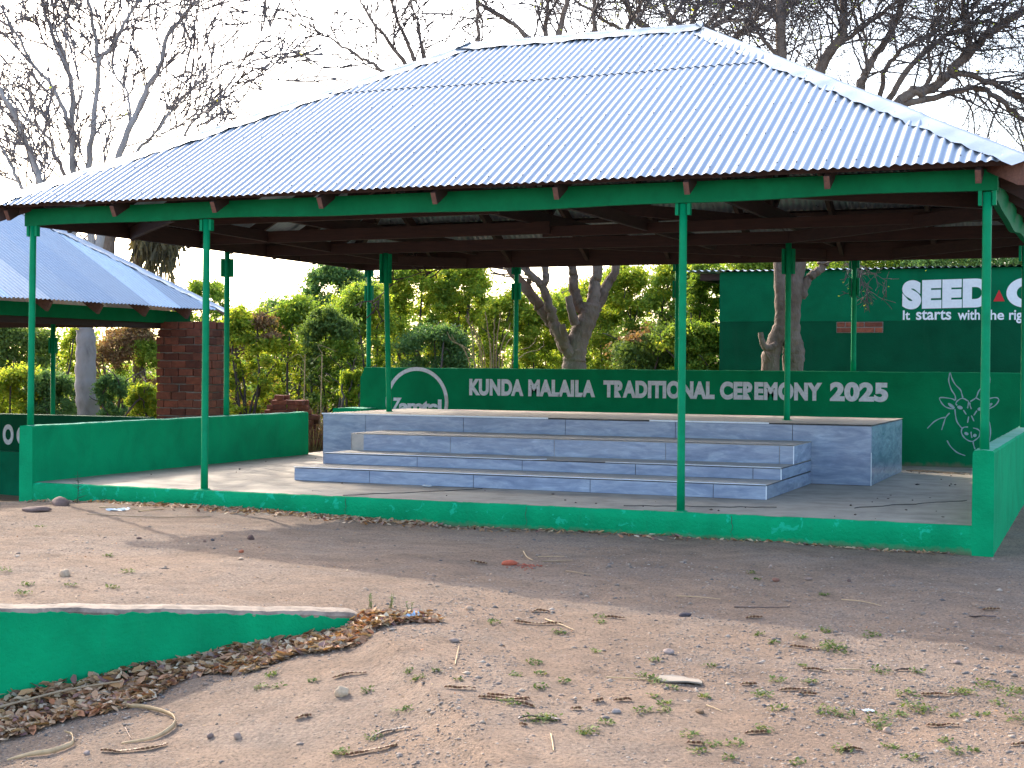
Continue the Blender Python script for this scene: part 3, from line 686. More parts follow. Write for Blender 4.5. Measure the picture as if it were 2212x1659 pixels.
# antelope head in line: points from a 1543x1659 view of the wall
def cv(X, Y): return pxw((3650+X*.25923)*.54004, (1470+Y*.25923)*.54004)
mb = MB(); pw = lambda x, z: (x, BY-.005, z)
for pts in ([(665,505),(655,430),(600,340),(562,220),(565,140),(583,85),(610,170),(660,260),(740,345),(765,420),(780,475)],
            [(660,510),(600,480),(430,465),(440,530),(500,600),(580,632),(640,637)], [(690,585),(670,555),(700,510),(775,475),(870,525)], [(868,530),(858,590),(850,630)],
            [(885,540),(890,590),(910,640)], [(890,525),(980,465),(1020,370),(1100,250),(1150,130),(1175,90),(1195,170),(1180,290),(1155,370)], [(980,465),(1020,490),(1090,520)],
            [(1150,490),(1250,465),(1310,470),(1330,510),(1270,590),(1150,650)], [(1160,615),(1190,570),(1225,560),(1170,625)],
            [(655,640),(665,740),(690,840),(765,940)], [(765,940),(800,920),(858,918)], [(765,940),(755,1000),(790,1070),(850,1120),(920,1140),(980,1110),(1030,1060),(1040,990),(1000,950),(935,932)],
            [(905,990),(908,1040),(918,1085)], [(785,655),(830,725)], [(995,665),(945,740)], [(868,755),(850,855)], [(908,740),(950,830)], [(1155,765),(1195,880),(1205,1010),(1190,1110),(1160,1190)],
            [(935,1140),(945,1200),(965,1260)], [(575,700),(515,770),(480,870),(450,965)], [(515,768),(430,785),(330,840),(230,940)], [(533,1125),(590,1220),(690,1310),(815,1360)]):
    ribbon(mb, [cv(*p) for p in pts], .014, BY, pw)
for (ex, ey, ew, eh, an) in ((733,617,42,27,20), (832,1020,32,22,25), (962,1048,28,24,-30), (600,590,62,22,38), (1040,640,35,25,-20)):
    c0 = cv(ex, ey); k = .25923*.54004*.00563
    V = [(c0[0]+k*(ew*math.cos(a)*math.cos(math.radians(an))+eh*math.sin(a)*math.sin(math.radians(an))), BY-.006, c0[1]-k*(ew*math.cos(a)*math.sin(math.radians(an))-eh*math.sin(a)*math.cos(math.radians(an)))) for a in np.linspace(0, 2*math.pi, 17)[:-1]]
    mb.add(V, [tuple(range(16))])
mb.build("antelope_drawing", M_CHALK, bw)
under(bw)

# ------------------------------------------------------------------ stage with tiled steps
st = empty("tiled_stage", "raised stage clad in blue grey marble tiles with four broad steps in front", "stage", (4.5, 3.5, 0))
S0, S1, SF, SB, SH = 1.413, 7.652, 3.455, 5.673, .607
A0, A1 = 2.25, 7.057
def tiles(mb, p0, p1, z0, z1, nrm, wid, rng, proud=.007, gap=.0065, start=0):
    """tile panels on a vertical face from p0 to p1"""
    p0, p1 = Vector(p0), Vector(p1); d = (p1-p0); L = d.length; d.normalize(); nrm = Vector(nrm); t = start
    cuts = [0]; x = wid*rng.uniform(.3, .95)
    while x < L-.12: cuts.append(x); x += wid*rng.uniform(.96, 1.04)
    cuts.append(L)
    for a, b_ in zip(cuts[:-1], cuts[1:]):
        a += gap/2; b_ -= gap/2; pr = proud + rng.uniform(-.0012, .0012)
        V = []
        for (s, z) in ((a, z0+.002), (b_, z0+.002), (b_, z1-.004), (a, z1-.004)):
            q = p0 + d*s + nrm*pr; V.append((q.x, q.y, z))
        for (s, z) in ((a, z0+.002), (b_, z0+.002), (b_, z1-.004), (a, z1-.004)):
            q = p0 + d*s; V.append((q.x, q.y, z))
        mb.add(V, [(0,1,2,3),(4,5,1,0),(1,5,6,2),(2,6,7,3),(4,0,3,7)])
rng = random.Random(3)
mb = MB(); mb.box(S0+.01, S1-.01, SF+.01, SB, -.02, SH-.004); mb.build("platform_core", M_GROUT, st)
mb = MB(); tiles(mb, (S0, SF+.01, 0), (S1, SF+.01, 0), -.0, SH-.012, (0,-1,0), 1.22, rng, .010); tiles(mb, (S1-.01, SF, 0), (S1-.01, SB, 0), .0, SH-.012, (1,0,0), 1.22, rng, .010); tiles(mb, (S0+.01, SB, 0), (S0+.01, SF, 0), 0, SH-.012, (-1,0,0), 1.22, rng, .01)
mb.build("riser_tiles", M_TILE, st)
mb = MB(); V = []
for i in range(61):
    for j in range(23): V.append((S0-.012+(S1-S0+.024)*i/60, SF-.012+(SB-SF+.012)*j/22, SH+.002*mnoise.noise(Vector((i*.3, j*.3, 2)))))
mb.add(V, [(i*23+j, (i+1)*23+j, (i+1)*23+j+1, i*23+j+1) for i in range(60) for j in range(22)], 0, True)
mb.build("stage_top", M_SCREED, st)
mb = MB(); mb.box(S0-.012, 4.2, SF-.014, SF-.002, SH-.012, SH+.0035); mb.box(5.35, 6.62, SF-.014, SF-.002, SH-.012, SH+.0035); mb.box(S1-.003, S1+.004, SF-.012, SF-.002, 0, .33)
mb.build("edge_trim", M_TRIM, st)
prev = 0
for k, (y, zt, ln) in enumerate(((1.41, .133, ((A0, A1),)), (2.02, .246, ((A0, 4.75), (5.35, A1)))  , (2.575, .431, ()))):
    s = MB(); yb_ = (2.02, 2.575, SF)[k]
    s.box(A0+.008, A1-.008, y+.009, SF+.006, prev-.01 if k else -.02, zt-.006); core = s.build("step", M_GROUT if k < 2 else M_TREAD, st)
    s = MB(); xt = A0 if k < 2 else A0+.16
    tiles(s, (xt, y+.009, 0), (A1, y+.009, 0), prev, zt-.008, (0,-1,0), 1.16, rng); tiles(s, (A1-.008, y, 0), (A1-.008, SF-.01, 0), prev, zt-.008, (1,0,0), 1.16, rng); tiles(s, (A0+.008, SF-.01, 0), (A0+.008, y, 0), prev, zt-.008, (-1,0,0), 1.16, rng)
    s.build("riser_tiles", M_TILE, core)
    s = MB(); V = []
    for i in range(49):
        for j in range(7): V.append((A0-.004+(A1-A0+.008)*i/48, y-.003+(yb_-y+.003)*j/6, zt-.001+.003*mnoise.noise(Vector((i*.4, j*.6, k)))))
    s.add(V, [(i*7+j, (i+1)*7+j, (i+1)*7+j+1, i*7+j+1) for i in range(48) for j in range(6)], 0, True); s.build("tread", M_TREAD, core)
    if ln:
        s = MB()
        for xa, xb in ln: s.tube([(xa, y-.004, zt+.001), ((xa+xb)/2, y-.005, zt+.002), (xb-.15, y-.004, zt+.001), (xb, y-.004-(.02 if k == 1 and xb < 5 else 0), zt+(.012 if k == 1 and xb < 5 else 0))], .0045, 6)
        s.build("edge_trim", M_TRIM, core)
    s = MB(); s.box(A1-.004, A1+.004, y-.004, y+.004, prev+.002, zt-.01); s.build("corner_trim", M_TRIM, core)
    prev = zt
under(st)

# ------------------------------------------------------------------ foreground kerb wall
kb = empty("kerb_wall", "low green retaining kerb with chipped concrete top in the foreground, leaves at its foot", "kerb", (float(KB[0]), float(KB[1]), -.4))
def kpt(s, t, z): return (KA[0]+KE[0]*s+KN[0]*t, KA[1]+KE[1]*s+KN[1]*t, z)
def ktop(s):
    p = KA+KE*s-KN*.2; return float(G(p[0], p[1])) + .003
mb = MB(); V = []; NS = 150; SL = 3.4
for i in range(NS+1):
    s = -.02 + SL*i/NS; zt = ktop(s)+.012*jag(s*.7, 60)+.006*jag(s*3, 61); zt -= .06*math.exp(-max(s, 0)/.035)
    lip = .012*jag(s*2, 62)
    V += [kpt(s, -.20, zt-.06), kpt(s, -.17, zt-.002), kpt(s, -.09, zt+.004*jag(s*4, 63)), kpt(s, -.02+lip, zt-.004), kpt(s, .008+lip*.5, zt-.022), kpt(s, .0, zt-.9)]
mb.add(V, [(i*6+j, i*6+j+1, (i+1)*6+j+1, (i+1)*6+j) for i in range(NS) for j in range(5)], 0, False)
mb.add(V[:6], [(0,1,2,3,4,5)])
mb.build("concrete_core", M_CONC, kb)
mb = MB(); V = []; NS = 420; RW = 12
for i in range(NS+1):
    s = .0 + (SL-.02)*i/NS; zt = ktop(s)+.012*jag(s*.7, 60)+.006*jag(s*3, 61)-.06*math.exp(-max(s, 0)/.035)
    ze = zt - .016 - .022*abs(jag(s*.8, 71))*2 - .016*jag(s*2.2, 72)-.025*max(0, mnoise.noise(Vector((s*3.1, 5, 0)))); zb = zt-.9
    for j in range(RW+1):
        f = j/RW; z = ze + (zb-ze)*f*f if j else ze
        t = .0125 + .004*mnoise.noise(Vector((s*7, z*7, 0))) + .0025*mnoise.noise(Vector((s*22, z*22, 1))) + (.006 if j in (0, 1) else 0)*mnoise.noise(Vector((s*9, 2, 0)))
        V.append(kpt(s, t, z))
    V.append(kpt(s, .001, ze-.002))
st_ = RW+2
Fs = [(i*st_+j, i*st_+j+1, (i+1)*st_+j+1, (i+1)*st_+j) for i in range(NS) for j in range(RW)] + [(i*st_+RW+1, i*st_, (i+1)*st_, (i+1)*st_+RW+1) for i in range(NS)]
mb.add(V, Fs, 0, True); mb.build("painted_face", M_GREEN, kb)
under(kb)
# ------------------------------------------------------------------ neighbouring pavilion on lower ground to the left
NX1, NY1, NZ = -1.83, 6.34, 1.92
NX0, NY0 = NX1-9.2, NY1-7.0
nb = empty("pavilion", "neighbouring pavilion at far left with a weathered patchy blue grey corrugated roof", "pavilion", ((NX0+NX1)/2, (NY0+NY1)/2, -.6))
nrf = hip_roof(nb, NX0, NX1, NY0, NY1, NZ, NX0+3.5, NX1-3.5, (NY0+NY1)/2, NZ+2.30, M_ROOF_OLD, M_CAP, seed=31, capw=.15)
def nbox(nm, m_, *b): q = MB(); q.box(*b); return q.build(nm, m_, nb, bevel=.004)
nbox("side_beam", M_BEAMG, NX1-.40, NX1-.35, NY0+.5, NY1-.35, NZ-.20, NZ-.03)
nbox("side_beam", M_WOOD_Y, NX1-.43, NX1-.402, NY0+.5, NY1-.4, NZ-.28, NZ-.06)
nbox("back_beam", M_WOOD_X, NX0+.4, NX1-.44, NY1-.42, NY1-.37, NZ-.24, NZ-.04)
nbox("front_beam", M_BEAMG, NX0+.4, NX1-.40, NY0+.40, NY0+.45, NZ-.22, NZ-.04)
for y in np.arange(NY0+.5, NY1-.2, .95):
    q = MB(); q.beam((NX1-.06, y, NZ-.085), (NX1-.5, y, NZ+.205), .05, .13); q.build("rafter", M_WOOD_TAIL, nb)
for (x, y) in ((-4.1, 5.42), (-6.6, 5.42), (-9.2, 5.42), (-9.2, -.2), (-5.6, -.2), (NX1-.38, -.2)):
    q = MB(); q.tube([(x, y, -.55), (x, y, NZ-.15)], .034, 12); pp = q.build("post", M_POST, nb)
    for s in (-1, 1):
        q = MB(); q.beam((x+s*.05, y, 1.30), (x+s*.05, y, 1.52), .03, .05, (0,1,0)); q.build("bracket", M_POST, pp)
under(nb)
nw = empty("backdrop_wall", "dark green wall with large white round letters under the neighbouring roof", "lettered wall", (-6, 5.2, -.5))
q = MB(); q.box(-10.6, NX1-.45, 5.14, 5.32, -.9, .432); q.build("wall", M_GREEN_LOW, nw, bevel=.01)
# letters on it: the visible end reads  I O  then more round shapes cut off by the near wall
text_mesh("I", .34, -4.87, -4.81, M_LETTER, nw, pl_wall(-.03, 5.14), .05); text_mesh("O", .30, -4.745, -4.555, M_LETTER, nw, pl_wall(0, 5.14), .05)
text_mesh("O", .30, -4.50, -4.24, M_LETTER, nw, pl_wall(-.01, 5.14), .05); text_mesh("O", .27, -4.13, -3.91, M_LETTER, nw, pl_wall(-.02, 5.14), .05)
under(nw)
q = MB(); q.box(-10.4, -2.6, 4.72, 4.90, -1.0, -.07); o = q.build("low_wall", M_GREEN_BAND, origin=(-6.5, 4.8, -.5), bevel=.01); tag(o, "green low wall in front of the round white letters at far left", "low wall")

# brick pillar
def brick_block(name, cx, cy, z0, wx, wy, rows, bh, label, cat, rz=0, bl=.24):
    root = empty(name, label, cat, (cx, cy, z0), rz=math.radians(rz)); mb = MB(); rng = random.Random(5)
    mb2 = MB(); mb2.box(-wx/2+.032, wx/2-.032, -wy/2+.032, wy/2-.032, 0, rows*bh-.01); mb2.build("mortar", M_MORTAR, root)
    def brk(x0, x1, y0, y1, z):
        j = lambda s: rng.uniform(-s, s)
        a = [x0+j(.008), x1+j(.008), y0+j(.013), y1+j(.013), z+.006+j(.005), z+bh-.006+j(.006)]
        V = [(a[0],a[2],a[4]),(a[1],a[2]+j(.006),a[4]),(a[1],a[3],a[4]),(a[0],a[3],a[4]),(a[0]+j(.004),a[2]+j(.006),a[5]),(a[1],a[2]+j(.004),a[5]+j(.005)),(a[1]+j(.004),a[3],a[5]),(a[0],a[3],a[5]+j(.004))]
        mb.add(V, [(3,2,1,0),(4,5,6,7),(0,1,5,4),(1,2,6,5),(2,3,7,6),(3,0,4,7)])
    for r_ in range(rows):
        z = r_*bh; off = (r_ % 2)*bl*.5
        x = -wx/2 - off
        while x < wx/2-.02:
            x0, x1 = max(x, -wx/2)+.006, min(x+bl, wx/2)-.006
            if x1-x0 > .03: brk(x0, x1, -wy/2, -wy/2+.11, z); brk(x0, x1, wy/2-.11, wy/2, z)
            x += bl
        y = -wy/2 + .12 - (bl*.5-off)
        while y < wy/2-.13:
            y0, y1 = max(y, -wy/2+.117)+.004, min(y+bl, wy/2-.117)-.004
            if y1-y0 > .03: brk(-wx/2, -wx/2+.11, y0, y1, z); brk(wx/2-.11, wx/2, y0, y1, z)
            y += bl
    mb.build("brickwork", M_BRICK, root, bevel=.006); return root
brick_block("brick_pillar", -1.93, 5.70, -.62, .74, .66, 22, .1075, "square red brick pillar under the corner of the neighbouring roof", "pillar", 0)

# ------------------------------------------------------------------ painted building at the right behind the backdrop
SY = 10.5
sb = empty("painted_building", "dark green building with big white sign letters, a red triangle and a corrugated roof edge", "building", (9.5, 12.5, -.3))
q = MB(); q.box(4.275, 15.5, SY, SY+4, -.6, 1.866); q.build("lower_wall", M_GREEN_LOW, sb)
q = MB(); q.box(4.272, 15.503, SY-.003, SY+4, 1.868, 2.62); q.build("upper_wall", M_GREEN_UP, sb)
slope("roof_sheeting", (3.75, SY-.10, 2.635), (16, SY-.10, 2.635), (3.75+.001, SY+4.3, 2.70), (15.999, SY+4.3, 2.70), M_ROOF_OLD, sb, seed=77, amp=.014, lam=.11, seg=6, rows=3)
q = MB(); q.box(3.95, 4.27, SY+.05, SY+.12, 2.50, 2.60); q.box(3.95, 4.0, SY+.12, SY+4, 2.5, 2.6); q.build("fascia_timber", M_WOOD, sb)
slp = .010
text_mesh("SEED", .435, 6.985, 8.215, M_SIGNWHITE, sb, pl_wall(2.035, SY-.004, .018, 7), .078, space=1.15)
x0, z0 = pxw(2146, 651, SY); x1, _ = pxw(2170, 651, SY); _, z1 = pxw(2158, 626, SY)
q = MB(); q.add([(x0, SY-.010, z0), (x1, SY-.010, z0), ((x0+x1)/2, SY-.010, z1), (x0, SY-.004, z0), (x1, SY-.004, z0), ((x0+x1)/2, SY-.004, z1)], [(0,1,2),(0,3,4,1),(1,4,5,2),(2,5,3,0)]); q.build("red_triangle", M_RED, sb)
xc, _ = pxw(2174, 640, SY); text_mesh("CO", .44, xc, xc+.98, M_SIGNWHITE, sb, pl_wall(2.045, SY-.004, .018, xc), .060)
def words(base, s, xa, xb, hh): text_mesh(s, hh, xa, xb, M_SIGNWHITE, sb, pl_wall(base, SY-.004, .012, 7), .014)
for s, ua, ub in (("It", 1950.5, 1966), ("starts", 1979, 2055), ("with", 2069, 2117), ("the", 2126, 2169), ("right", 2180, 2232)):
    xa, _ = pxw(ua, 680, SY); xb, _ = pxw(ub, 680, SY); _, zb = pxw(ua, 691, SY)
    hh = {"It": .145, "starts": .142, "with": .150, "the": .145, "right": .195}[s]
    text_mesh(s, hh, xa, xb, M_SIGNWHITE, sb, (lambda zz: (lambda x, yy, d: np.stack([x, np.full_like(x, SY-.007)-d-.001, zz+yy], 1)))(zb), .020)
# exposed bricks in the plaster
xa, za = pxw(1807, 719, SY); xb, zb = pxw(1908, 695, SY)
q = MB(); q.box(xa, xb, SY-.006, SY-.003, za, zb); q.build("plaster_patch", M_MORTAR, sb)
q = MB(); hb = (zb-za)/2
for r_, cuts in ((0, (0, .33, .82, 1)), (1, (0, .19, .60, 1))):
    for a, b_ in zip(cuts[:-1], cuts[1:]): q.box(xa+(xb-xa)*a+.008, xa+(xb-xa)*b_-.008, SY-.016, SY-.006, za+hb*r_+.008, za+hb*(r_+1)-.006)
q.build("exposed_bricks", M_BRICK, sb, bevel=.004)
under(sb)

# ------------------------------------------------------------------ bare trees
def grow(mb, p, d, L, r, lev, rng, cfg, ends=None):
    k = max(3, int(L/cfg['step'])); pts = [p.copy()]; rad = [r]; d = d.normalized(); tip = r*cfg.get('tip', .45)
    for i in range(k):
        w_ = Vector((rng.gauss(0, 1), rng.gauss(0, 1), rng.gauss(0, 1)))*cfg['wander']
        d = (d + w_ + Vector((0, 0, cfg['lift'][min(lev, len(cfg['lift'])-1)]))).normalized()
        p = p + d*(L/k); pts.append(p.copy()); rad.append(max(cfg['minr'], r + (tip-r)*(i+1)/k))
    mb.tube(pts, rad, 7 if r > .03 else (5 if r > .012 else 3), cap=False)
    if ends is not None: ends.append((pts[-1], d))
    if lev < cfg['levels']:
        nch = cfg['n'][min(lev, len(cfg['n'])-1)]; nch = max(1, int(round(nch*rng.uniform(.7, 1.3))))
        for c in range(nch):
            f = rng.uniform(cfg.get('f0', .25), 1.0); i = min(k-1, int(f*k)); q = pts[i].lerp(pts[i+1], f*k-i)
            dd = (pts[i+1]-pts[i]).normalized(); ax = dd.cross(Vector((rng.gauss(0,1), rng.gauss(0,1), rng.gauss(0,1)))).normalized()
            an = math.radians(rng.uniform(*cfg['ang'])); nd = dd*math.cos(an)+ax*math.sin(an)
            grow(mb, q, nd, L*rng.uniform(*cfg['len']), max(cfg['minr'], rad[i]*rng.uniform(.4, .62)), lev+1, rng, cfg, ends)
def limb(mb, pts, r0, r1, n=9, wob=.0, rng=None):
    P_ = [Vector(p) for p in pts]; Q = []
    for i in range(len(P_)-1):
        p0, p1, p2, p3 = P_[max(i-1, 0)], P_[i], P_[i+1], P_[min(i+2, len(P_)-1)]
        for t in np.linspace(0, 1, 6)[:-1]: Q.append(.5*((2*p1)+(p2-p0)*t+(2*p0-5*p1+4*p2-p3)*t*t+(3*p1-p0-3*p2+p3)*t**3))
    Q.append(P_[-1]); k = len(Q)-1
    if rng: Q = [q + Vector((rng.gauss(0, wob), rng.gauss(0, wob), rng.gauss(0, wob))) if 0 < i < k else q for i, q in enumerate(Q)]
    rad = [r0+(r1-r0)*(i/k)**.85 for i in range(k+1)]; rad = [x*(1+.06*math.sin(i*1.9+r0*50)) for i, x in enumerate(rad)]
    mb.tube(Q, rad, n, cap=False); return Q, rad
def sprout(mb, Q, rad, n, Lr, rng, cfg, f0=.15, lev=0, ends=None):
    k = len(Q)-1
    for c in range(n):
        f = f0+(1-f0)*(c+rng.random())/n; i = min(k-1, int(f*k)); q = Q[i]; dd = (Q[i+1]-Q[i]).normalized()
        ax = dd.cross(Vector((rng.gauss(0,1), rng.gauss(0,1), rng.gauss(0,1)))).normalized(); an = math.radians(rng.uniform(*cfg['ang']))
        grow(mb, q, dd*math.cos(an)+ax*math.sin(an), rng.uniform(*Lr), min(cfg.get('cap', .016), max(cfg['minr'], rad[i]*rng.uniform(.35, .55))), lev, rng, cfg, ends)
def leaves_at(ends, n, size, rng, mats, name, parent, spread=.12):
    V = []; F_ = []
    for p, d in ends:
        if rng.random() > n: continue
        for k in range(rng.randint(1, 3)):
            c = p + Vector((rng.gauss(0, spread), rng.gauss(0, spread), rng.gauss(0, spread)))
            a = Vector((rng.gauss(0,1), rng.gauss(0,1), rng.gauss(0,.6))).normalized(); b_ = a.cross(Vector((rng.gauss(0,1), rng.gauss(0,1), rng.gauss(0,1)))).normalized()
            s = size*rng.uniform(.6, 1.3); i = len(V); V += [c-a*s, c+b_*s*.4, c+a*s, c-b_*s*.4]; F_.append((i, i+1, i+2, i+3))
    if V: return mesh_np(name, np.array([tuple(v) for v in V]), np.array(F_), mats, parent)

# tree behind the neighbouring roof (pale trunk, stems rising over the left hip)
DL = 25.0
T = lambda u, v, d=DL: at(u, v, d)
rng = random.Random(21)
tr = empty("bare_tree", "bare tree with a thick pale trunk behind the neighbouring roof, many upright stems", "tree", T(193, 930))
mb = MB()
b0 = at(193, 935, DL); b0.z = -.7
limb(mb, [b0, T(193, 905), T(187, 850), T(185, 800), T(186, 745), T(184, 712)], .215, .15, 14)
limb(mb, [T(200, 925), T(201, 890), T(192, 840), T(187, 790)], .12, .10, 12)
hub = T(184, 715)
stems = []
for pts, r0, r1 in (
    ([hub, T(172, 690), T(156, 640), T(158, 520), T(166, 420), T(153, 277), T(157, 187), T(118, 90), T(90, 0), T(80, -60)], .115, .03),
    ([hub, T(194, 690), T(200, 600), T(193, 480), T(190, 367), T(203, 260), T(213, 137), T(200, 43), T(180, -40)], .12, .028),
    ([T(213, 137), T(248, 87), T(275, 40), T(297, 0), T(318, -50)], .045, .03),
    ([T(200, 600), T(228, 450), T(253, 347), T(283, 273), T(320, 187), T(347, 143), T(360, 80), T(395, 35), T(417, 10), T(440, -40)], .10, .022),
    ([T(158, 560, DL-.6), T(120, 470, DL-.8), T(90, 400, DL-1), T(73, 353, DL-1), T(37, 260, DL-1.2), T(0, 197, DL-1.3), T(-40, 130, DL-1.4)], .10, .035),
    ([T(120, 500, DL+.6), T(85, 455, DL+.7), T(53, 415, DL+.8), T(20, 350, DL+.8), T(-20, 280, DL+1)], .07, .03),
    ([T(190, 480), T(160, 420, DL+.5), T(128, 350, DL+.6), T(100, 293, DL+.7), T(50, 250, DL+.8), T(10, 190, DL+.9)], .06, .018),
    ([T(153, 277), T(128, 213), T(100, 170), T(67, 133), T(38, 75), T(0, 15), T(-30, -40)], .05, .02),
    ([T(228, 450), T(262, 370), T(297, 327), T(330, 292), T(363, 253), T(407, 197), T(470, 150), T(547, 117)], .05, .012),
    ([T(330, 420, DL+.8), T(362, 350, DL+.8), T(393, 303, DL+.8), T(420, 260, DL+.8), T(500, 200, DL+.8), T(560, 160, DL+.8), T(617, 113, DL+.8)], .045, .010),
    ([T(283, 273), T(275, 200), T(240, 150), T(228, 100), T(212, 40), T(205, -20)], .03, .012),
    ([T(157, 187), T(140, 120), T(118, 60), T(112, 10), T(105, -40)], .035, .014)):
    Q, rd = limb(mb, pts, r0*.80, r1*.72, 8, .012, rng); stems.append((Q, rd))
mb.build("trunk", B_PALE, tr)
cfg = dict(step=.11, wander=.085, lift=(.035, .02, .015), minr=.0130, levels=2, n=(3, 2), ang=(20, 55), len=(.32, .6), tip=.4)
mb = MB(); ends = []
for Q, rd in stems: sprout(mb, Q, rd, 15, (.7, 2.0), rng, cfg, .25, 0, ends)
mb.build("crown", B_TWIG_P, tr); leaves_at(ends, .05, .035, rng, L_BRIGHT, "leaves", tr)
under(tr)

# forked tree in the middle, behind the backdrop wall
DM = 21.0
TM = lambda u, v, d=DM: at(u, v, d)
rng = random.Random(22)
tm = empty("bare_tree", "forked brown tree trunk behind the backdrop wall, middle of the three bare trees", "tree", TM(1241, 900))
b0 = TM(1240, 860); b0.z = -.4
mb = MB()
limb(mb, [b0, TM(1240, 810), TM(1241, 775), TM(1247, 740), TM(1258, 712), TM(1272, 680), TM(1277, 655)], .185, .135, 14)
stems = []
for pts, r0, r1 in (
    ([TM(1238, 770), TM(1222, 745), TM(1203, 715), TM(1185, 690), TM(1168, 665), TM(1150, 640), TM(1122, 606), TM(1099, 572), TM(1060, 480), TM(1020, 380), TM(960, 240), TM(905, 150), TM(880, 90), TM(850, 20), TM(835, -40)], .115, .028),
    ([TM(1232, 765, DM-.1), TM(1214, 735, DM-.15), TM(1198, 700, DM-.15), TM(1187, 665, DM-.2), TM(1173, 622, DM-.2), TM(1155, 600, DM-.2), TM(1131, 574, DM-.2), TM(1110, 480), TM(1070, 340), TM(1040, 200), TM(1033, 93), TM(1030, 20), TM(1028, -50)], .088, .03),
    ([TM(1173, 622, DM-.2), TM(1178, 600, DM-.2), TM(1177, 572, DM-.2), TM(1165, 450), TM(1150, 250), TM(1140, 90), TM(1090, 40), TM(1040, 10), TM(1010, -30)], .06, .035),
    ([TM(1270, 680), TM(1254, 662), TM(1243, 635), TM(1239, 600), TM(1237, 570), TM(1225, 420), TM(1190, 180), TM(1178, 75), TM(1185, 10), TM(1190, -50)], .098, .04),
    ([TM(1279, 660), TM(1284, 640), TM(1286, 610), TM(1291, 572), TM(1275, 400), TM(1230, 170), TM(1208, 80), TM(1222, 20), TM(1230, -40)], .105, .05),
    ([TM(1283, 670, DM+.1), TM(1300, 640, DM+.1), TM(1315, 608, DM+.1), TM(1329, 572, DM+.1), TM(1350, 400), TM(1330, 180), TM(1290, 80), TM(1282, 20), TM(1300, -50)], .09, .035),
    ([TM(1150, 640), TM(1142, 612), TM(1146, 596), TM(1138, 573), TM(1090, 400), TM(960, 210), TM(918, 130), TM(905, 60), TM(880, -20)], .05, .022),
    ([TM(1060, 480), TM(960, 300), TM(880, 190), TM(834, 157), TM(790, 130), TM(740, 100), TM(690, 70), TM(610, 36)], .05, .012),
    ([TM(960, 240), TM(890, 160), TM(840, 90), TM(800, 40), TM(770, -20)], .045, .02),
    ([TM(1350, 400), TM(1370, 180), TM(1355, 70), TM(1380, 20), TM(1400, -40)], .06, .03),
    ([TM(1350, 400), TM(1420, 200), TM(1440, 70), TM(1470, 10), TM(1500, -40)], .05, .03),
    ([TM(1099, 572), TM(1060, 574, DM-.4), TM(1020, 576, DM-.5), TM(960, 579, DM-.6), TM(900, 592, DM-.7), TM(840, 618, DM-.8)], .022, .008)):
    Q, rd = limb(mb, pts, r0, r1*.55, 9, .010, rng); stems.append((Q, rd))
limb(mb, [TM(1243, 700, DM-.15), TM(1234, 670, DM-.2), TM(1228, 640, DM-.2)], .07, .05, 9)   # broken stub
limb(mb, [TM(1222, 740, DM-.15), TM(1216, 712, DM-.25), TM(1214, 702, DM-.25)], .06, .045, 9)
mb.build("trunk", B_BROWN, tm)
cfg = dict(step=.11, wander=.085, lift=(.02, .02, .01), minr=.0105, levels=2, n=(3, 2), ang=(22, 60), len=(.35, .6), tip=.4)
mb = MB(); ends = []
for i, (Q, rd) in enumerate(stems): sprout(mb, Q, rd, 12 if i < 11 else 9, (.4, 1.3) if i < 11 else (.2, .6), rng, cfg, .42 if i < 11 else .2, 0, ends)
mb.build("crown", B_TWIG, tm); leaves_at(ends, .05, .03, rng, L_BRIGHT, "leaves", tm)
under(tm)

# twin-stemmed tree in front of the painted building, dense drooping twigs over the right hip
DR = 19.9
TR = lambda u, v, d=DR: at(u, v, d)
rng = random.Random(23)
t3 = empty("bare_tree", "twin stemmed rough barked tree in front of the painted building, dense bare crown above", "tree", TR(1690, 860))
mb = MB(); b0 = TR(1664, 880); b0.z = -.4; b1 = TR(1714, 880); b1.z = -.4
limb(mb, [b0, TR(1664, 800), TR(1668, 760), TR(1681, 722), TR(1690, 695), TR(1689, 640), TR(1686, 572), TR(1690, 400), TR(1689, 250), TR(1689, 127), TR(1686, 60), TR(1690, -60)], .135, .062, 12)
limb(mb, [b1, TR(1713, 800), TR(1713, 760), TR(1709, 720), TR(1710, 680), TR(1717, 620), TR(1724, 572), TR(1745, 400), TR(1765, 200), TR(1772, 150), TR(1796, 107), TR(1818, 80), TR(1822, 40), TR(1822, -60)], .155, .05, 12)
limb(mb, [TR(1722, 780, DR+.05), TR(1724, 758, DR+.05), TR(1720, 735, DR+.02)], .10, .08, 10)
limb(mb, [TR(1676, 745, DR-.1), TR(1655, 752, DR-.2), TR(1646, 735, DR-.2), TR(1643, 718, DR-.2)], .05, .035, 8)
limb(mb, [TR(1663, 778, DR-.1), TR(1655, 765, DR-.2), TR(1648, 750, DR-.2)], .022, .008, 6)
stems = [([TR(1686, 572), TR(1690, 400), TR(1689, 250), TR(1689, 127), TR(1686, 60), TR(1690, -60)], .09, .062)]
stems = []
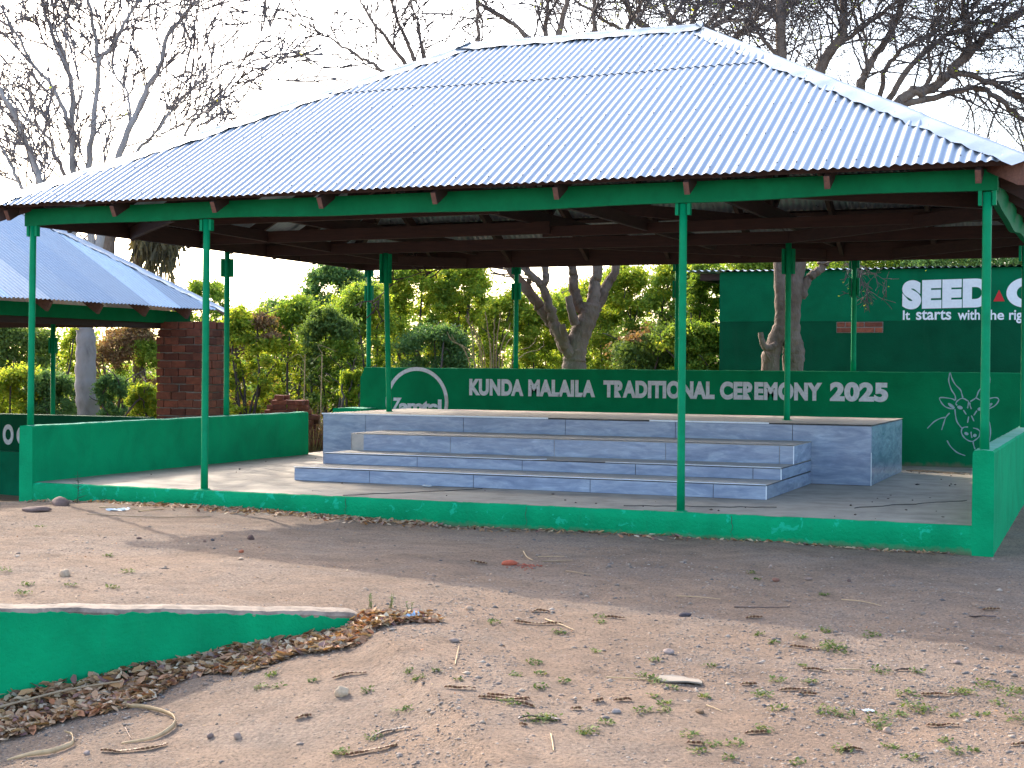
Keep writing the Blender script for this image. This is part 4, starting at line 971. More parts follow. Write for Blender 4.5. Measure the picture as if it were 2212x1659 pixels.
for pts, r0, r1 in (
    ([TR(1732, 640), TR(1742, 610), TR(1758, 590), TR(1777, 572), TR(1800, 480), TR(1840, 300), TR(1856, 190), TR(1876, 150), TR(1889, 123), TR(1919, 77), TR(1940, 30), TR(1960, -40)], .06, .045),
    ([TR(1777, 572), TR(1840, 400), TR(1900, 270), TR(1936, 227), TR(1965, 203), TR(1992, 197), TR(2025, 183), TR(2042, 167), TR(2066, 140), TR(2086, 123), TR(2110, 98), TR(2126, 80), TR(2170, 50), TR(2212, 22), TR(2260, -10)], .085, .05),
    ([TR(2086, 123), TR(2092, 80), TR(2086, 30), TR(2080, -40)], .035, .03),
    ([TR(1796, 107), TR(1840, 75), TR(1890, 40), TR(1940, 0), TR(1980, -40)], .04, .02),
    ([TR(1900, 270), TR(1940, 180), TR(2000, 110), TR(2060, 70), TR(2120, 50), TR(2180, 58)], .05, .02),
    ([TR(1936, 227), TR(1990, 218), TR(2060, 200), TR(2110, 190), TR(2160, 215), TR(2212, 260), TR(2240, 300)], .05, .03),
    ([TR(2042, 167), TR(2090, 160), TR(2140, 180), TR(2180, 200), TR(2212, 215), TR(2260, 240)], .045, .03),
    ([TR(1689, 127), TR(1660, 100), TR(1640, 70), TR(1609, 62), TR(1570, 75)], .035, .012),
    ([TR(1688, 45), TR(1672, 30), TR(1640, 12), TR(1609, 7), TR(1560, -5)], .035, .015),
    ([TR(1520, 80, DR+2), TR(1545, 55, DR+2), TR(1580, 30, DR+2), TR(1610, -10, DR+2)], .04, .02),
    ([TR(1560, 110, DR+2), TR(1600, 70, DR+2), TR(1640, 30, DR+2), TR(1700, -20, DR+2)], .035, .02),
    ([TR(1840, 300), TR(1870, 180), TR(1868, 100), TR(1860, 40), TR(1850, -30)], .03, .015),
    ([TR(1900, 270), TR(1910, 160), TR(1950, 110), TR(2030, 60), TR(2120, 20), TR(2200, 0)], .04, .015),
    ([TR(1992, 197), TR(2010, 150), TR(2005, 90), TR(2030, 40), TR(2060, 0)], .03, .012),
    ([TR(1777, 572), TR(1820, 560, DR-.4), TR(1860, 575, DR-.5), TR(1890, 600, DR-.5)], .018, .006)):
    Q, rd = limb(mb, pts, r0, r1, 9, .012, rng); stems.append((Q, rd))
mb.build("trunk", B_BROWN, t3)
cfg = dict(step=.11, wander=.10, lift=(-.01, -.022, -.03), minr=.0042, levels=2, n=(5, 4), ang=(20, 70), len=(.4, .7), tip=.4)
mb = MB(); ends = []
for i, (Q, rd) in enumerate(stems): sprout(mb, Q, rd, 20 if i < 14 else 8, (.5, 1.5) if i < 14 else (.2, .5), rng, cfg, .30, 0, ends)
Q0 = [TR(1686, 180), TR(1689, 127), TR(1686, 60), TR(1690, -60)]; sprout(mb, Q0, [.06]*4, 12, (.6, 1.6), rng, cfg, .1, 0, ends)
Q0 = [TR(1772, 150), TR(1796, 107), TR(1818, 80), TR(1822, 40), TR(1822, -60)]; sprout(mb, Q0, [.05]*5, 14, (.6, 1.6), rng, cfg, .1, 0, ends)
mb.build("crown", B_TWIG, t3); leaves_at(ends, .05, .022, rng, L_BRIGHT, "leaves", t3)
under(t3)

# bare tree farther back over the ridge
rng = random.Random(24); DB = 27.0
TB = lambda u, v, d=DB: at(u, v, d)
t4 = empty("bare_tree", "bare tree far behind the roof ridge with tangled fine twigs between the two trunks", "tree", TB(1480, 800))
mb = MB(); stems = []; b0 = TB(1470, 820); b0.z = -.4
limb(mb, [b0, TB(1470, 700), TB(1466, 400), TB(1460, 200)], .16, .12, 10)
for pts, r0, r1 in (([TB(1460, 200), TB(1420, 90), TB(1370, 40), TB(1330, -30)], .07, .04), ([TB(1460, 200), TB(1470, 70), TB(1440, 20), TB(1420, -40)], .06, .03), ([TB(1464, 300), TB(1520, 80), TB(1560, 20), TB(1590, -40)], .07, .03), ([TB(1464, 300), TB(1380, 110), TB(1300, 40), TB(1240, 0)], .05, .02), ([TB(1466, 260), TB(1580, 90), TB(1650, 50), TB(1720, 0)], .05, .02), ([TB(1460, 200), TB(1490, 60), TB(1510, 0), TB(1520, -60)], .05, .03)):
    Q, rd = limb(mb, pts, r0, r1, 8, .012, rng); stems.append((Q, rd))
mb.build("trunk", B_BROWN, t4)
cfg = dict(step=.13, wander=.10, lift=(.01, 0, 0), minr=.0062, levels=2, n=(5, 4), ang=(20, 65), len=(.4, .65), tip=.4)
mb = MB(); ends = []
for Q, rd in stems: sprout(mb, Q, rd, 16, (.6, 1.6), rng, cfg, .3, 0, ends)
mb.build("crown", B_TWIG, t4); leaves_at(ends, .25, .03, rng, L_BRIGHT, "leaves", t4)
under(t4)

# ------------------------------------------------------------------ shrubs
def crown_np(blobs, n, size, seed, droop=0.0, elong=2.0, soft=.82):
    """leaf faces spread through a set of clumps (centre, radii), denser towards the outside"""
    rs = np.random.RandomState(seed); wts = np.array([b[1][0]*b[1][2] for b in blobs]); wts = wts/wts.sum()
    V = []
    for (c, rr), k in zip(blobs, rs.multinomial(n, wts)):
        if k == 0: continue
        d = rs.normal(size=(k, 3)); d /= np.linalg.norm(d, axis=1, keepdims=True)
        rad = np.where(rs.rand(k) < soft, np.abs(rs.normal(0, .85, k)), rs.uniform(.2, 1.0, k)**.5*(1+.2*rs.normal(size=k))); p = np.array(c)+d*rad[:, None]*np.array(rr)
        nrm = d*.6 + rs.normal(size=(k, 3))*.7 + np.array([0, 0, .35]); nrm /= np.linalg.norm(nrm, axis=1, keepdims=True)
        a = np.cross(nrm, rs.normal(size=(k, 3))); a /= np.linalg.norm(a, axis=1, keepdims=True); a[:, 2] -= droop; a /= np.linalg.norm(a, axis=1, keepdims=True)
        b_ = np.cross(nrm, a); b_ /= np.maximum(1e-6, np.linalg.norm(b_, axis=1, keepdims=True))
        s = size*rs.uniform(.55, 1.4, k)[:, None]
        V.append(np.stack([p-a*s, p+b_*s/elong+nrm*s*.12, p+a*s, p-b_*s/elong+nrm*s*.12], 1))
    V = np.concatenate(V).reshape(-1, 3); return V, np.arange(len(V)).reshape(-1, 4)
shrub_no = [0]
def shrub(name, u0, u1, v0, v1, d, matl, label, n=5000, size=.052, cat="shrub", group="shrubs behind the pavilion", stems=7, clumps=95, dep=.8, stemmat=None, zb=None, fill=.85, mat2=None, droop=0, base=0.0):
    shrub_no[0] += 1; sd = 100+shrub_no[0]; rs = random.Random(sd)
    c0, c1 = at(u0, (v0+v1)/2, d), at(u1, (v0+v1)/2, d); ztop = at((u0+u1)/2, v0, d).z; zbot = at((u0+u1)/2, v1, d).z
    ctr = (c0+c1)/2; half = (c1-c0).length/2; g = float(G(ctr.x, ctr.y)); 
    if zb is None: zb = g
    across = (c1-c0).normalized(); back = Vector((-across.y, across.x, 0))
    root = empty(name, label, cat, (ctr.x, ctr.y, g), group)
    blobs = []; H = ztop-max(zbot, zb)
    for k in range(clumps):
        a = rs.uniform(-1, 1); lim = (1-abs(a)**2.6)**.5; hmax = .55+.45*lim*rs.uniform(.8, 1.0)
        rr = half*rs.uniform(.13, .30); h = rs.random()**.8*hmax
        if k % 3 == 0: h = hmax*rs.uniform(.85, 1)
        z = max(zbot, zb)+base + H*h - rr*.35
        p = ctr + across*(a*half*fill) + back*(rs.uniform(-1, 1)*half*dep*.7)
        blobs.append(((p.x, p.y, z), (rr*rs.uniform(.8, 1.5), rr, rr*rs.uniform(.5, .95))))
    V, Fq = crown_np(blobs, int(n*3.8), size*.58, sd, droop); mi = None; mats = [matl]
    if mat2 is not None: mats = [matl, mat2]; mi = (np.random.RandomState(sd).rand(len(Fq)) < .3).astype(int)
    if mat2 is not None:
        dry = np.array([rs.random() < .3 for _ in range(200)]); ids = (np.floor(V[Fq[:, 0], 0]*1.7)*7+np.floor(V[Fq[:, 0], 2]*1.9)*13+np.floor(V[Fq[:, 0], 1]*1.3)*5).astype(int) % 200; mi = dry[ids].astype(int)
    mesh_np("crown", V, Fq, mats, root, mi=mi)
    mb = MB()
    for k in range(stems):
        b_ = Vector((ctr.x+rs.uniform(-.3, .3)*half, ctr.y+rs.uniform(-.3, .3)*half, g-.05)); e = rs.choice(blobs); tgt = Vector(e[0])
        mid = b_.lerp(tgt, .5)+Vector((rs.gauss(0, .12), rs.gauss(0, .12), .1)); limb(mb, [b_, mid, tgt, tgt+Vector((rs.gauss(0,.2), rs.gauss(0,.2), .25))], .028, .006, 5, .01, rs)
    mb.build("stem", stemmat or B_TWIG, root); under(root); return root
S = shrub
S("leafy_shrub", 478, 600, 652, 905, 24, L_BRIGHT, "yellow green shrub right of the brick pillar, behind the left wall post", 6500, mat2=L_DRY)
S("leafy_shrub", 575, 700, 632, 900, 25, L_MID, "mottled green shrub behind the stack of loose bricks", 6500, mat2=L_BRIGHT)
S("leafy_shrub", 650, 775, 660, 900, 23.5, L_DARK, "dark green shrub just right of and behind the loose bricks", 6000, mat2=L_MID)
S("dense_tree", 652, 800, 560, 720, 31, L_BLUE, "dense dark green tree rising behind the hedge left of the stage post", 7500, .065, "tree", stems=3)
S("leafy_shrub", 715, 850, 608, 870, 25, L_MID, "tall mid green shrub behind the left end of the lettered wall", 7000, mat2=L_BRIGHT)
S("leafy_shrub", 735, 790, 795, 905, 21.9, L_BRIGHT, "small bright green bush at the left end of the lettered wall", 3600, .04, zb=-.2)
S("leafy_shrub", 820, 960, 556, 820, 26, L_BRIGHT, "light green shrub behind the round emblem on the wall", 8000, mat2=L_MID)
S("leafy_shrub", 935, 1065, 548, 800, 26.5, L_BRIGHT, "tall bright green shrub behind the cut tan canes", 8000, mat2=L_MID)
S("leafy_shrub", 860, 1010, 700, 830, 24.2, L_BLUE, "feathery blue green shrub low behind the wall, left of the canes", 5000, .045)
S("leafy_shrub", 1040, 1160, 622, 830, 25.5, L_BRIGHT, "loose yellow green shrub left of the forked tree trunk", 5200)
S("leafy_shrub", 1120, 1290, 628, 830, 26, L_MID, "mid green shrub behind the fork of the forked tree", 6500, mat2=L_BRIGHT)
S("leafy_shrub", 1280, 1420, 566, 830, 25.5, L_BRIGHT, "leafy green shrub right of the forked tree trunk", 8000, mat2=L_MID)
S("leafy_shrub", 1395, 1530, 545, 830, 25, L_MID, "tall green shrub behind the second front post from the right", 8500, mat2=L_BRIGHT)
S("leafy_shrub", 1480, 1578, 552, 830, 24, L_MID, "green shrub against the left corner of the painted building", 6000)
S("leafy_shrub", 1330, 1500, 705, 830, 23.6, L_DARK, "dark green shrub low behind the wall, with dry brown patches", 5000, mat2=L_DRY)
S("leafy_tree", 1560, 1760, 530, 590, 33, L_MID, "leafy tree just visible over the left end of the painted building", 5500, .06, "tree", stems=3)
S("leafy_tree", 1740, 1990, 520, 590, 34, L_MID, "leafy tree just visible over the middle of the painted building", 6500, .06, "tree", stems=3)
S("leafy_tree", 1960, 2240, 520, 595, 33, L_BLUE, "leafy tree just visible over the right end of the painted building", 6500, .06, "tree", stems=3)
S("leafy_shrub", 520, 680, 640, 880, 28, L_BLUE, "pale green shrub top showing between the stage post and the left wall post", 6500, group="shrubs behind the pavilion")
S("leafy_shrub", 690, 900, 610, 860, 28.5, L_MID, "broad mottled shrub in the second row behind the lettered wall's left end", 8000, mat2=L_BRIGHT)
S("leafy_shrub", 1180, 1340, 600, 830, 29, L_BRIGHT, "pale yellow green shrub far behind the forked tree's right limbs", 6000)
S("leafy_shrub", 1420, 1560, 690, 830, 23.2, L_MID, "low leafy green shrub in front of the painted building's left corner", 5000, mat2=L_BRIGHT)
# left, around the neighbouring pavilion
S("leafy_shrub", -40, 115, 790, 930, 26, L_BRIGHT, "light green bush above the round letters at far left", 6500, .05, group="bushes beyond the neighbouring pavilion")
S("leafy_shrub", 60, 170, 800, 930, 25.8, L_BLUE, "pale green feathery bush left of the pale tree trunk", 5000, .045, group="bushes beyond the neighbouring pavilion")
S("leafy_shrub", -60, 130, 690, 830, 30, L_DARK, "dark bush in deep shade under the neighbouring roof", 5500, .06, group="bushes beyond the neighbouring pavilion")
S("leafy_shrub", 130, 200, 705, 860, 27, L_BRIGHT, "thin yellow green climbing bush beside the pale tree trunk", 2400, .045, group="bushes beyond the neighbouring pavilion")
S("dry_shrub", 205, 355, 690, 900, 27, L_DRY, "dry brown shrub left of the brick pillar", 8000, .045, group="bushes beyond the neighbouring pavilion", mat2=L_MID)
S("leafy_shrub", 205, 275, 805, 925, 24.6, L_BLUE, "low green bush just right of the pale tree trunk", 3200, .04, group="bushes beyond the neighbouring pavilion")
S("leafy_shrub", 280, 345, 830, 925, 23.2, L_BRIGHT, "small yellow green bush against the left side of the brick pillar", 2400, .05, group="bushes beyond the neighbouring pavilion")
S("leafy_shrub", 475, 545, 700, 900, 26, L_DRY, "brown half dead shrub between the brick pillar and the yellow green shrub", 3800, .045, mat2=L_MID)
S("leafy_shrub", 380, 500, 605, 760, 33, L_MID, "grey green tree crown beyond the tip of the neighbouring roof", 5000, .06)
# thicket behind everything: one far mass
blobs = []; rs = random.Random(9)
for k in range(170):
    u = -260+k*12.0; d = rs.uniform(30, 37); lim = 690 if u < 620 else (632 if u < 1600 else 600); vt = lim+rs.uniform(-10, 45); p = at(u, vt, d); H = p.z+.4
    for q in range(5): blobs.append(((p.x+rs.gauss(0, .3), p.y, p.z-.45-q*H*.2), (.75, .75, .5)))
V, Fq = crown_np(blobs, 70000, .06, 5); th = mesh_np("thicket", V, Fq, [L_DARK, L_MID], mi=(vnoise(V[Fq[:, 0], 0]*.8, V[Fq[:, 0], 2]*.8, 4) > .55).astype(int)); th["kind"] = "stuff"; th["label"] = "dark far thicket behind the shrubs"; th["category"] = "thicket"

# weeping crown over the neighbouring roof
wt = empty("weeping_tree", "tree with drooping dark grey fronds rising behind the neighbouring roof", "tree", at(330, 760, 27.5))
rs = random.Random(4); mb = MB(); b0 = at(300, 900, 27.5); b0.z = -.6
limb(mb, [b0, at(300, 760, 27.5), at(296, 600, 27.5), at(300, 520, 27.5)], .13, .09, 9)
limb(mb, [at(222, 560, 27), at(229, 510, 27), at(232, 470, 27), at(240, 380, 27)], .2, .16, 10)
limb(mb, [at(300, 540, 27.5), at(330, 530, 27.4), at(355, 520, 27.4), at(405, 512, 27.3)], .06, .02, 7)
mb.build("trunk", B_BROWN, wt)
V = []
for k in range(900):
    u = 290+rs.random()**1.0*95; cl = math.floor(u/9); v = 488+abs(rs.gauss(0, 1))*(25+40*abs(math.sin(cl*2.3)))*(1-abs(u-340)/80); p = at(u, v, 27.5+rs.uniform(-.9, .9)); L_ = rs.uniform(.15, .45); dx = Vector((rs.gauss(0, .05), rs.gauss(0, .05), 0)); w_ = Vector((rs.gauss(0,1), rs.gauss(0,1), 0)).normalized()*rs.uniform(.010, .024)
    V += [p-w_, p+w_, p+dx*1.6-Vector((0,0,L_))+w_*.4, p+dx-Vector((0,0,L_))-w_*.4]
V = np.array([tuple(x) for x in V]); mesh_np("crown", V, np.arange(len(V)).reshape(-1, 4), L_FROND, wt); under(wt)

# bundle of cut canes behind the wall
cn = empty("cane_clump", "fan of bare tan canes sprouting behind the wall under the second back post", "cane clump", at(1055, 840, 20.9)); mb = MB(); rs = random.Random(12)
for (u0, u1, v1, r) in ((1060, 1012, 700, .014), (1062, 1024, 712, .011), (1064, 1050, 690, .013), (1066, 1068, 705, .012), (1067, 1080, 695, .012), (1068, 1098, 715, .011), (1070, 1110, 725, .010), (1052, 985, 740, .010), (1040, 975, 735, .012), (1030, 1014, 695, .013), (1075, 1150, 745, .009), (1080, 1165, 755, .009), (1050, 1020, 720, .009), (1046, 1008, 770, .009), (1065, 1060, 760, .010)):
    d = 20.9+rs.uniform(-.25, .25); a = at(u0, 850, d); a.z = -.3; m_ = at((u0*.6+u1*.4), (830+v1)/2, d); e = at(u1, v1, d); limb(mb, [a, m_, e, at(u1+(u1-u0)*.12, v1-18, d)], r, r*.45, 6, .006, rs)
mb.build("canes", M_STRAW_T, cn); under(cn)

# dry grass behind the left wall
V = []; rs = random.Random(31)
for k in range(1600):
    u = rs.uniform(480, 720); d = rs.uniform(21.2, 23.8); p = at(u, 880, d); p.z = float(G(p.x, p.y)); L_ = rs.uniform(.15, .6)*(1.3 if rs.random() < .2 else .8); a = rs.uniform(0, 6.3); ln = Vector((math.cos(a), math.sin(a), 0))*L_*rs.uniform(.1, .8); w_ = Vector((math.sin(a), -math.cos(a), 0))*.008
    V += [p-w_, p+w_, p+ln*.5+Vector((0,0,L_*.7))+w_*.7, p+ln*.5+Vector((0,0,L_*.7))-w_*.7, p+ln*.5+Vector((0,0,L_*.7))-w_*.7, p+ln*.5+Vector((0,0,L_*.7))+w_*.7, p+ln+Vector((0,0,L_*.9))+w_*.2, p+ln+Vector((0,0,L_*.9))-w_*.2]
V = np.array([tuple(x) for x in V]); dg_ = mesh_np("dry_grass", V, np.arange(len(V)).reshape(-1, 4), L_DRY); dg_["kind"] = "stuff"; dg_["label"] = "dry brown grass behind the left low wall"; dg_["category"] = "grass"
# tall dry stalks
for (u, v0, v1, lab) in ((658, 765, 870, "tall dry grass stalk standing right behind the loose bricks"), (695, 760, 850, "thin dry stalk right of the loose bricks")):
    mb = MB(); rs = random.Random(u); d = 22.6; a = at(u-4, v1, d); a.z = -.35; limb(mb, [a, at(u, (v0+v1)/2, d), at(u+1, v0, d)], .012, .004, 6)
    for k in range(4):
        h = at(u, v1-(k+1)*22, d); limb(mb, [h, h+Vector((rs.uniform(-.15, .15), 0, .12)), h+Vector((rs.uniform(-.3, .3), 0, .02))], .005, .002, 4)
    o = mb.build("dry_stalk", M_STRAW, origin=tuple(a)); tag(o, lab, "stalk")

# loose bricks behind the left wall
rs = random.Random(8); D_B = 21.6
bm_ = MB(); bx = (.215, .105, .068)
V = [(x*bx[0]/2+rs.uniform(-.005, .005), y*bx[1]/2+rs.uniform(-.005, .005), z*bx[2]/2+rs.uniform(-.003, .003)) for x, y, z in ((-1,-1,-1),(1,-1,-1),(1,1,-1),(-1,1,-1),(-1,-1,1),(1,-1,1),(1,1,1),(-1,1,1))]
bm_.add(V, [(3,2,1,0),(4,5,6,7),(0,1,5,4),(1,2,6,5),(2,3,7,6),(3,0,4,7)])
brick0 = bm_.build("loose_brick", M_BRICK, bevel=.008)
p0 = at(618, 905, D_B); gzb = float(G(p0.x, p0.y))-.03; ax = (at(680, 905, D_B)-at(560, 905, D_B)).normalized(); ay = Vector((-ax.y, ax.x, 0)); first = True
MPP = D_B/F_PX
def put_brick(u, z, dep, along, lab):
    global first
    o = brick0 if first else brick0.copy()
    if not first: COL.objects.link(o)
    first = False
    p = at(u, 905, D_B); p = Vector((p.x, p.y, 0)) + ay*dep
    o.location = (p.x+rs.uniform(-.008, .008), p.y+rs.uniform(-.008, .008), gzb+z+.034)
    o.rotation_euler = (rs.uniform(-.03, .03), rs.uniform(-.03, .03), math.atan2(ax.y, ax.x)+(0 if along else math.pi/2)+rs.uniform(-.14, .14))
    tag(o, lab, "brick", "loose bricks stacked behind the left low wall")
LB1 = "fired brick in the loose stack behind the left low wall"; LB2 = "fired brick in the tumbled slope at the right foot of the stack"; LB3 = "fired brick in the low outlier column at the left of the stack"
heights = {553: 5, 573: 8, 589: 11, 604: 13, 620: 10, 637: 12, 653: 12, 668: 9}
for u, h in heights.items():
    for k in range(h):
        for dep in (0, .22): put_brick(u+rs.uniform(-3.5, 3.5)+(0 if k < h-2 else rs.uniform(-4, 4)), k*.071, dep+rs.uniform(-.05, .05), rs.random() < .4, LB3 if u < 560 else LB1)
for u, h in ((682, 5), (694, 3), (688, 2), (704, 1)):
    for k in range(h): put_brick(u, k*.071, rs.uniform(-.15, .05), True, LB2)

# ------------------------------------------------------------------ leaf pile, litter, gravel, weeds
def flat_leaves(P_, size, seed, curl=.35, tilt=.5, lift=0.012, elong=2.3):
    rs = np.random.RandomState(seed); k = len(P_); an = rs.uniform(0, 2*np.pi, k); nrm = np.stack([rs.normal(0, tilt, k), rs.normal(0, tilt, k), np.ones(k)], 1); nrm /= np.linalg.norm(nrm, axis=1, keepdims=True)
    a = np.stack([np.cos(an), np.sin(an), np.zeros(k)], 1); a -= nrm*(a*nrm).sum(1, keepdims=True); a /= np.linalg.norm(a, axis=1, keepdims=True); b_ = np.cross(nrm, a)
    s = (size*rs.uniform(.5, 1.35, k))[:, None]; cu = (curl*rs.uniform(-.3, 1, k))[:, None]
    V = np.stack([P_-a*s, P_-a*s*.35+b_*s/elong+nrm*s*cu*.6, P_+a*s*.45+b_*s/elong*.85+nrm*s*cu*.6, P_+a*s+nrm*s*cu*.5, P_+a*s*.45-b_*s/elong*.85+nrm*s*cu*.6, P_-a*s*.35-b_*s/elong+nrm*s*cu*.6], 1)
    V[:, :, 2] += lift; k6 = np.arange(k)[:, None]*6
    # two quads folded along the midrib
    Fq = np.concatenate([k6+np.array([[0, 3, 2, 1]]), k6+np.array([[0, 5, 4, 3]])]); return V.reshape(-1, 3), Fq
rs = np.random.RandomState(3); npile = 6200
s_ = rs.uniform(-.36, 3.2, npile); wdt = .30+.13*np.clip(s_-.2, 0, 1)+.10*np.clip(s_-1, 0, 2)+.05*np.sin(s_*5)+.05*np.sin(s_*11)-.10*np.clip(-s_, 0, 1)*2; t_ = np.abs(rs.uniform(0, 1, npile))**1.0*wdt+.01
hh = (.012+.065*np.clip((s_-.25)/1.2, 0, 1))*np.clip(1-t_/wdt, 0, 1)**.7*rs.uniform(0, 1, npile)
px_ = KA[0]+KE[0]*s_+KN[0]*t_; py_ = KA[1]+KE[1]*s_+KN[1]*t_; P_ = np.stack([px_, py_, gz(px_, py_)+hh], 1)
V, Fq = flat_leaves(P_, .035, 4, .6, .5); lp = mesh_np("fallen_leaves", V, Fq, L_LITTER); lp["kind"] = "stuff"; lp["label"] = "dry brown fallen leaves heaped along the foot of the kerb"; lp["category"] = "leaves"
# litter at the foot of the curb and scattered
k = 2100; x_ = np.concatenate([rs.normal(2.2, .55, 700), rs.normal(3.9, .5, 650), rs.uniform(.2, 8.8, 750)]); y_ = -.02-np.abs(rs.normal(0, .13, k))*np.clip(1.5-np.abs(x_-3)/5, .3, 1.4); P_ = np.stack([x_, y_, gz(x_, y_)], 1)
V, Fq = flat_leaves(P_, .030, 5, .4, .35, .006, 3.2); lc = mesh_np("litter", V, Fq, L_LITTER); lc["kind"] = "stuff"; lc["label"] = "dry leaf litter along the foot of the painted curb"; lc["category"] = "litter"
k = 2600; x_ = rs.uniform(2.5, 12, k); y_ = rs.uniform(-9.5, -.3, k); P_ = np.stack([x_, y_, gz(x_, y_)], 1)
V, Fq = flat_leaves(P_, .0085, 6, .3, .3, .003, 2.6); lc = mesh_np("leaf_bits", V, Fq, L_LITTER); lc["kind"] = "stuff"; lc["label"] = "small scattered leaf scraps on the dirt"; lc["category"] = "litter"
# gravel
def stones_np(P_, size, seed):
    rs = np.random.RandomState(seed); k = len(P_)
    base = np.array([(0,0,1),(1,0,.15),(.31,.95,.1),(-.81,.59,.2),(-.81,-.59,.1),(.31,-.95,.18),(0,0,-.6)], float)
    F3 = np.array([(0,1,2),(0,2,3),(0,3,4),(0,4,5),(0,5,1),(6,2,1),(6,3,2),(6,4,3),(6,5,4),(6,1,5)])
    s = size*rs.uniform(.4, 1.0, k)**1.0*(1+1.2*(rs.rand(k) < .04)); an = rs.uniform(0, 2*np.pi, k); c, s2 = np.cos(an), np.sin(an)
    B = np.repeat(base[None], k, 0)*(1+rs.uniform(-.3, .3, (k, 7, 1))); B[:, :, 0] *= rs.uniform(.9, 1.6, k)[:, None]; B[:, :, 2] *= rs.uniform(.4, .8, k)[:, None]
    X = B[:, :, 0]*c[:, None]-B[:, :, 1]*s2[:, None]; Y = B[:, :, 0]*s2[:, None]+B[:, :, 1]*c[:, None]; B[:, :, 0] = X; B[:, :, 1] = Y
    V = P_[:, None]+B*s[:, None, None]; Fq = (F3[None]+(np.arange(k)*7)[:, None, None]).reshape(-1, 3); return V.reshape(-1, 3), Fq
def m_islands(name, cols, rough=.9):
    mm, n, b = mat(name); g = n.nodes.new("ShaderNodeNewGeometry"); r = ramp(n, g.outputs["Random Per Island"], [(i/(len(cols)-1), c) for i, c in enumerate(cols)])
    n.links.new(r.outputs[0], b.inputs["Base Color"]); b.inputs["Roughness"].default_value = rough; return mm
M_GRAVEL = m_islands("mixed_gravel", [(.085,.078,.08), (.17,.14,.12), (.26,.185,.14), (.12,.105,.10), (.38,.295,.22), (.20,.145,.11), (.44,.36,.29)])
cand = 62000; d_ = 4.6+rs.rand(cand)**1.2*7.5; u_ = rs.uniform(-60, 2270, cand)
rx = (u_-1106)/F_PX
X = CAM[0]+d_*(fw.x+rt.x*rx); Y = CAM[1]+d_*(fw.y+rt.y*rx)
dens = vnoise(X*1.1, Y*1.1, 8)*.5+vnoise(X*3.1, Y*3.1, 9)*.35+np.clip((u_-900)/1300, -.25, 1)*.28*np.clip((9.5-d_)/3, 0, 1); prob = np.clip((dens-.34)*3.0, .08, 1)*np.clip(1.35-(d_-5)/6.5, .12, 1)
keep = (rs.rand(cand) < prob) & (Y < -.1); X, Y = X[keep], Y[keep]; P_ = np.stack([X, Y, gz(X, Y)-.001], 1)
V, Fq = stones_np(P_, .0086, 7); gv_ = mesh_np("gravel", V, Fq, M_GRAVEL); gv_["kind"] = "stuff"; gv_["label"] = "loose grey and brown gravel on the dirt"; gv_["category"] = "gravel"
# weeds: low tufts
tufts = [(u*.3335+737.7, v*.3335+1106, s) for u, v, s in ((1250,985,1.2),(1130,1065,1),(1290,1055,1),(1295,1145,1),(500,1080,1),(390,1310,1.3),(170,1180,.9),(430,1040,.7),(1440,1110,.9),(1650,910,.9),(990,735,1.2),(1410,790,1.2),(1680,690,1.2),(1680,720,1),(2030,975,1),(1965,1075,1.3),(2030,1110,1.5),(2140,1150,1),(1080,1250,1.5),(1270,1370,1.8),(1350,1355,1.4),(1340,1360,1),(205,1480,1.2),(10,1580,1),(1720,1390,1),(1945,1320,1.2),(2090,1255,1),(2090,1300,1),(1600,1440,1.4),(1570,1440,1),(760,1100,.6),(620,1040,.7),(2030,1215,.9))]
tufts += [(u*.3335+1475.4, v*.3335+1106, s) for u, v, s in ((170,1010,1.2),(770,820,1.2),(920,785,1.2),(1215,820,1.5),(970,880,2),(940,900,1.5),(1020,910,1.5),(590,860,1),(1280,1050,1.8),(1510,1050,1),(770,1000,.8),(610,1100,1.2),(820,1120,1),(520,1200,1.8),(620,1290,1.4),(930,1310,1.8),(1040,1335,1.5),(1290,1340,2),(1260,1410,1.5),(1440,1190,1.6),(1500,1280,2),(1560,1310,1.4),(1790,1180,1.6),(1840,1180,1.6),(1980,1150,2),(2120,1185,2),(2170,1170,1.6),(2050,1260,1.5),(1760,1340,1),(1930,1330,1),(2190,1365,2),(1690,1490,1),(1340,1535,1),(1780,1580,1.2),(1470,1600,1),(1040,1555,1.4),(520,1420,1.3),(190,1520,1.2),(330,1525,1.2),(90,1560,1.2),(300,1620,1),(740,1640,1),(1890,1555,.9),(1410,1330,1),(140,1220,1),(40,1465,1.2),(915,545,1),(480,445,.9),(440,405,.9),(490,800,1))]
tufts += [(u*.3335, v*.3335+1106, s) for u, v, s in ((700,292,1),(830,395,1.4),(730,505,1.2),(460,490,1),(170,480,1.2),(150,540,1.4),(20,390,1.5),(1760,1070,1.2),(1690,1150,1),(1800,1145,1),(2030,1105,.8),(260,100,1.2),(2190,1580,1))]
V = []; mi = []; rr_ = random.Random(17)
for (u, v, s) in tufts:
    c = gp(u, v); r0 = .020*s
    for k in range(int(34*s)):
        a = rr_.uniform(0, 6.283); rd = r0*rr_.random()**.6*1.5; p = Vector((c.x+math.cos(a)*rd*1.2, c.y+math.sin(a)*rd*1.2, 0)); p.z = float(gz(p.x, p.y)[0])+rr_.uniform(.001, .014*s)
        L_ = rr_.uniform(.008, .019); b_ = rr_.uniform(0, 6.283); d = Vector((math.cos(b_), math.sin(b_), rr_.uniform(-.1, .8))).normalized()*L_; w_ = d.cross(Vector((rr_.gauss(0,.3), rr_.gauss(0,.3), 1))).normalized()*L_*.36
        V += [p-d*.3, p+d*.4+w_, p+d*1.1, p+d*.4-w_]
V = np.array([tuple(x) for x in V]); wd = mesh_np("weeds", V, np.arange(len(V)).reshape(-1, 4), L_WEED); wd["kind"] = "stuff"; wd["label"] = "low green weed tufts scattered on the dirt"; wd["category"] = "weeds"
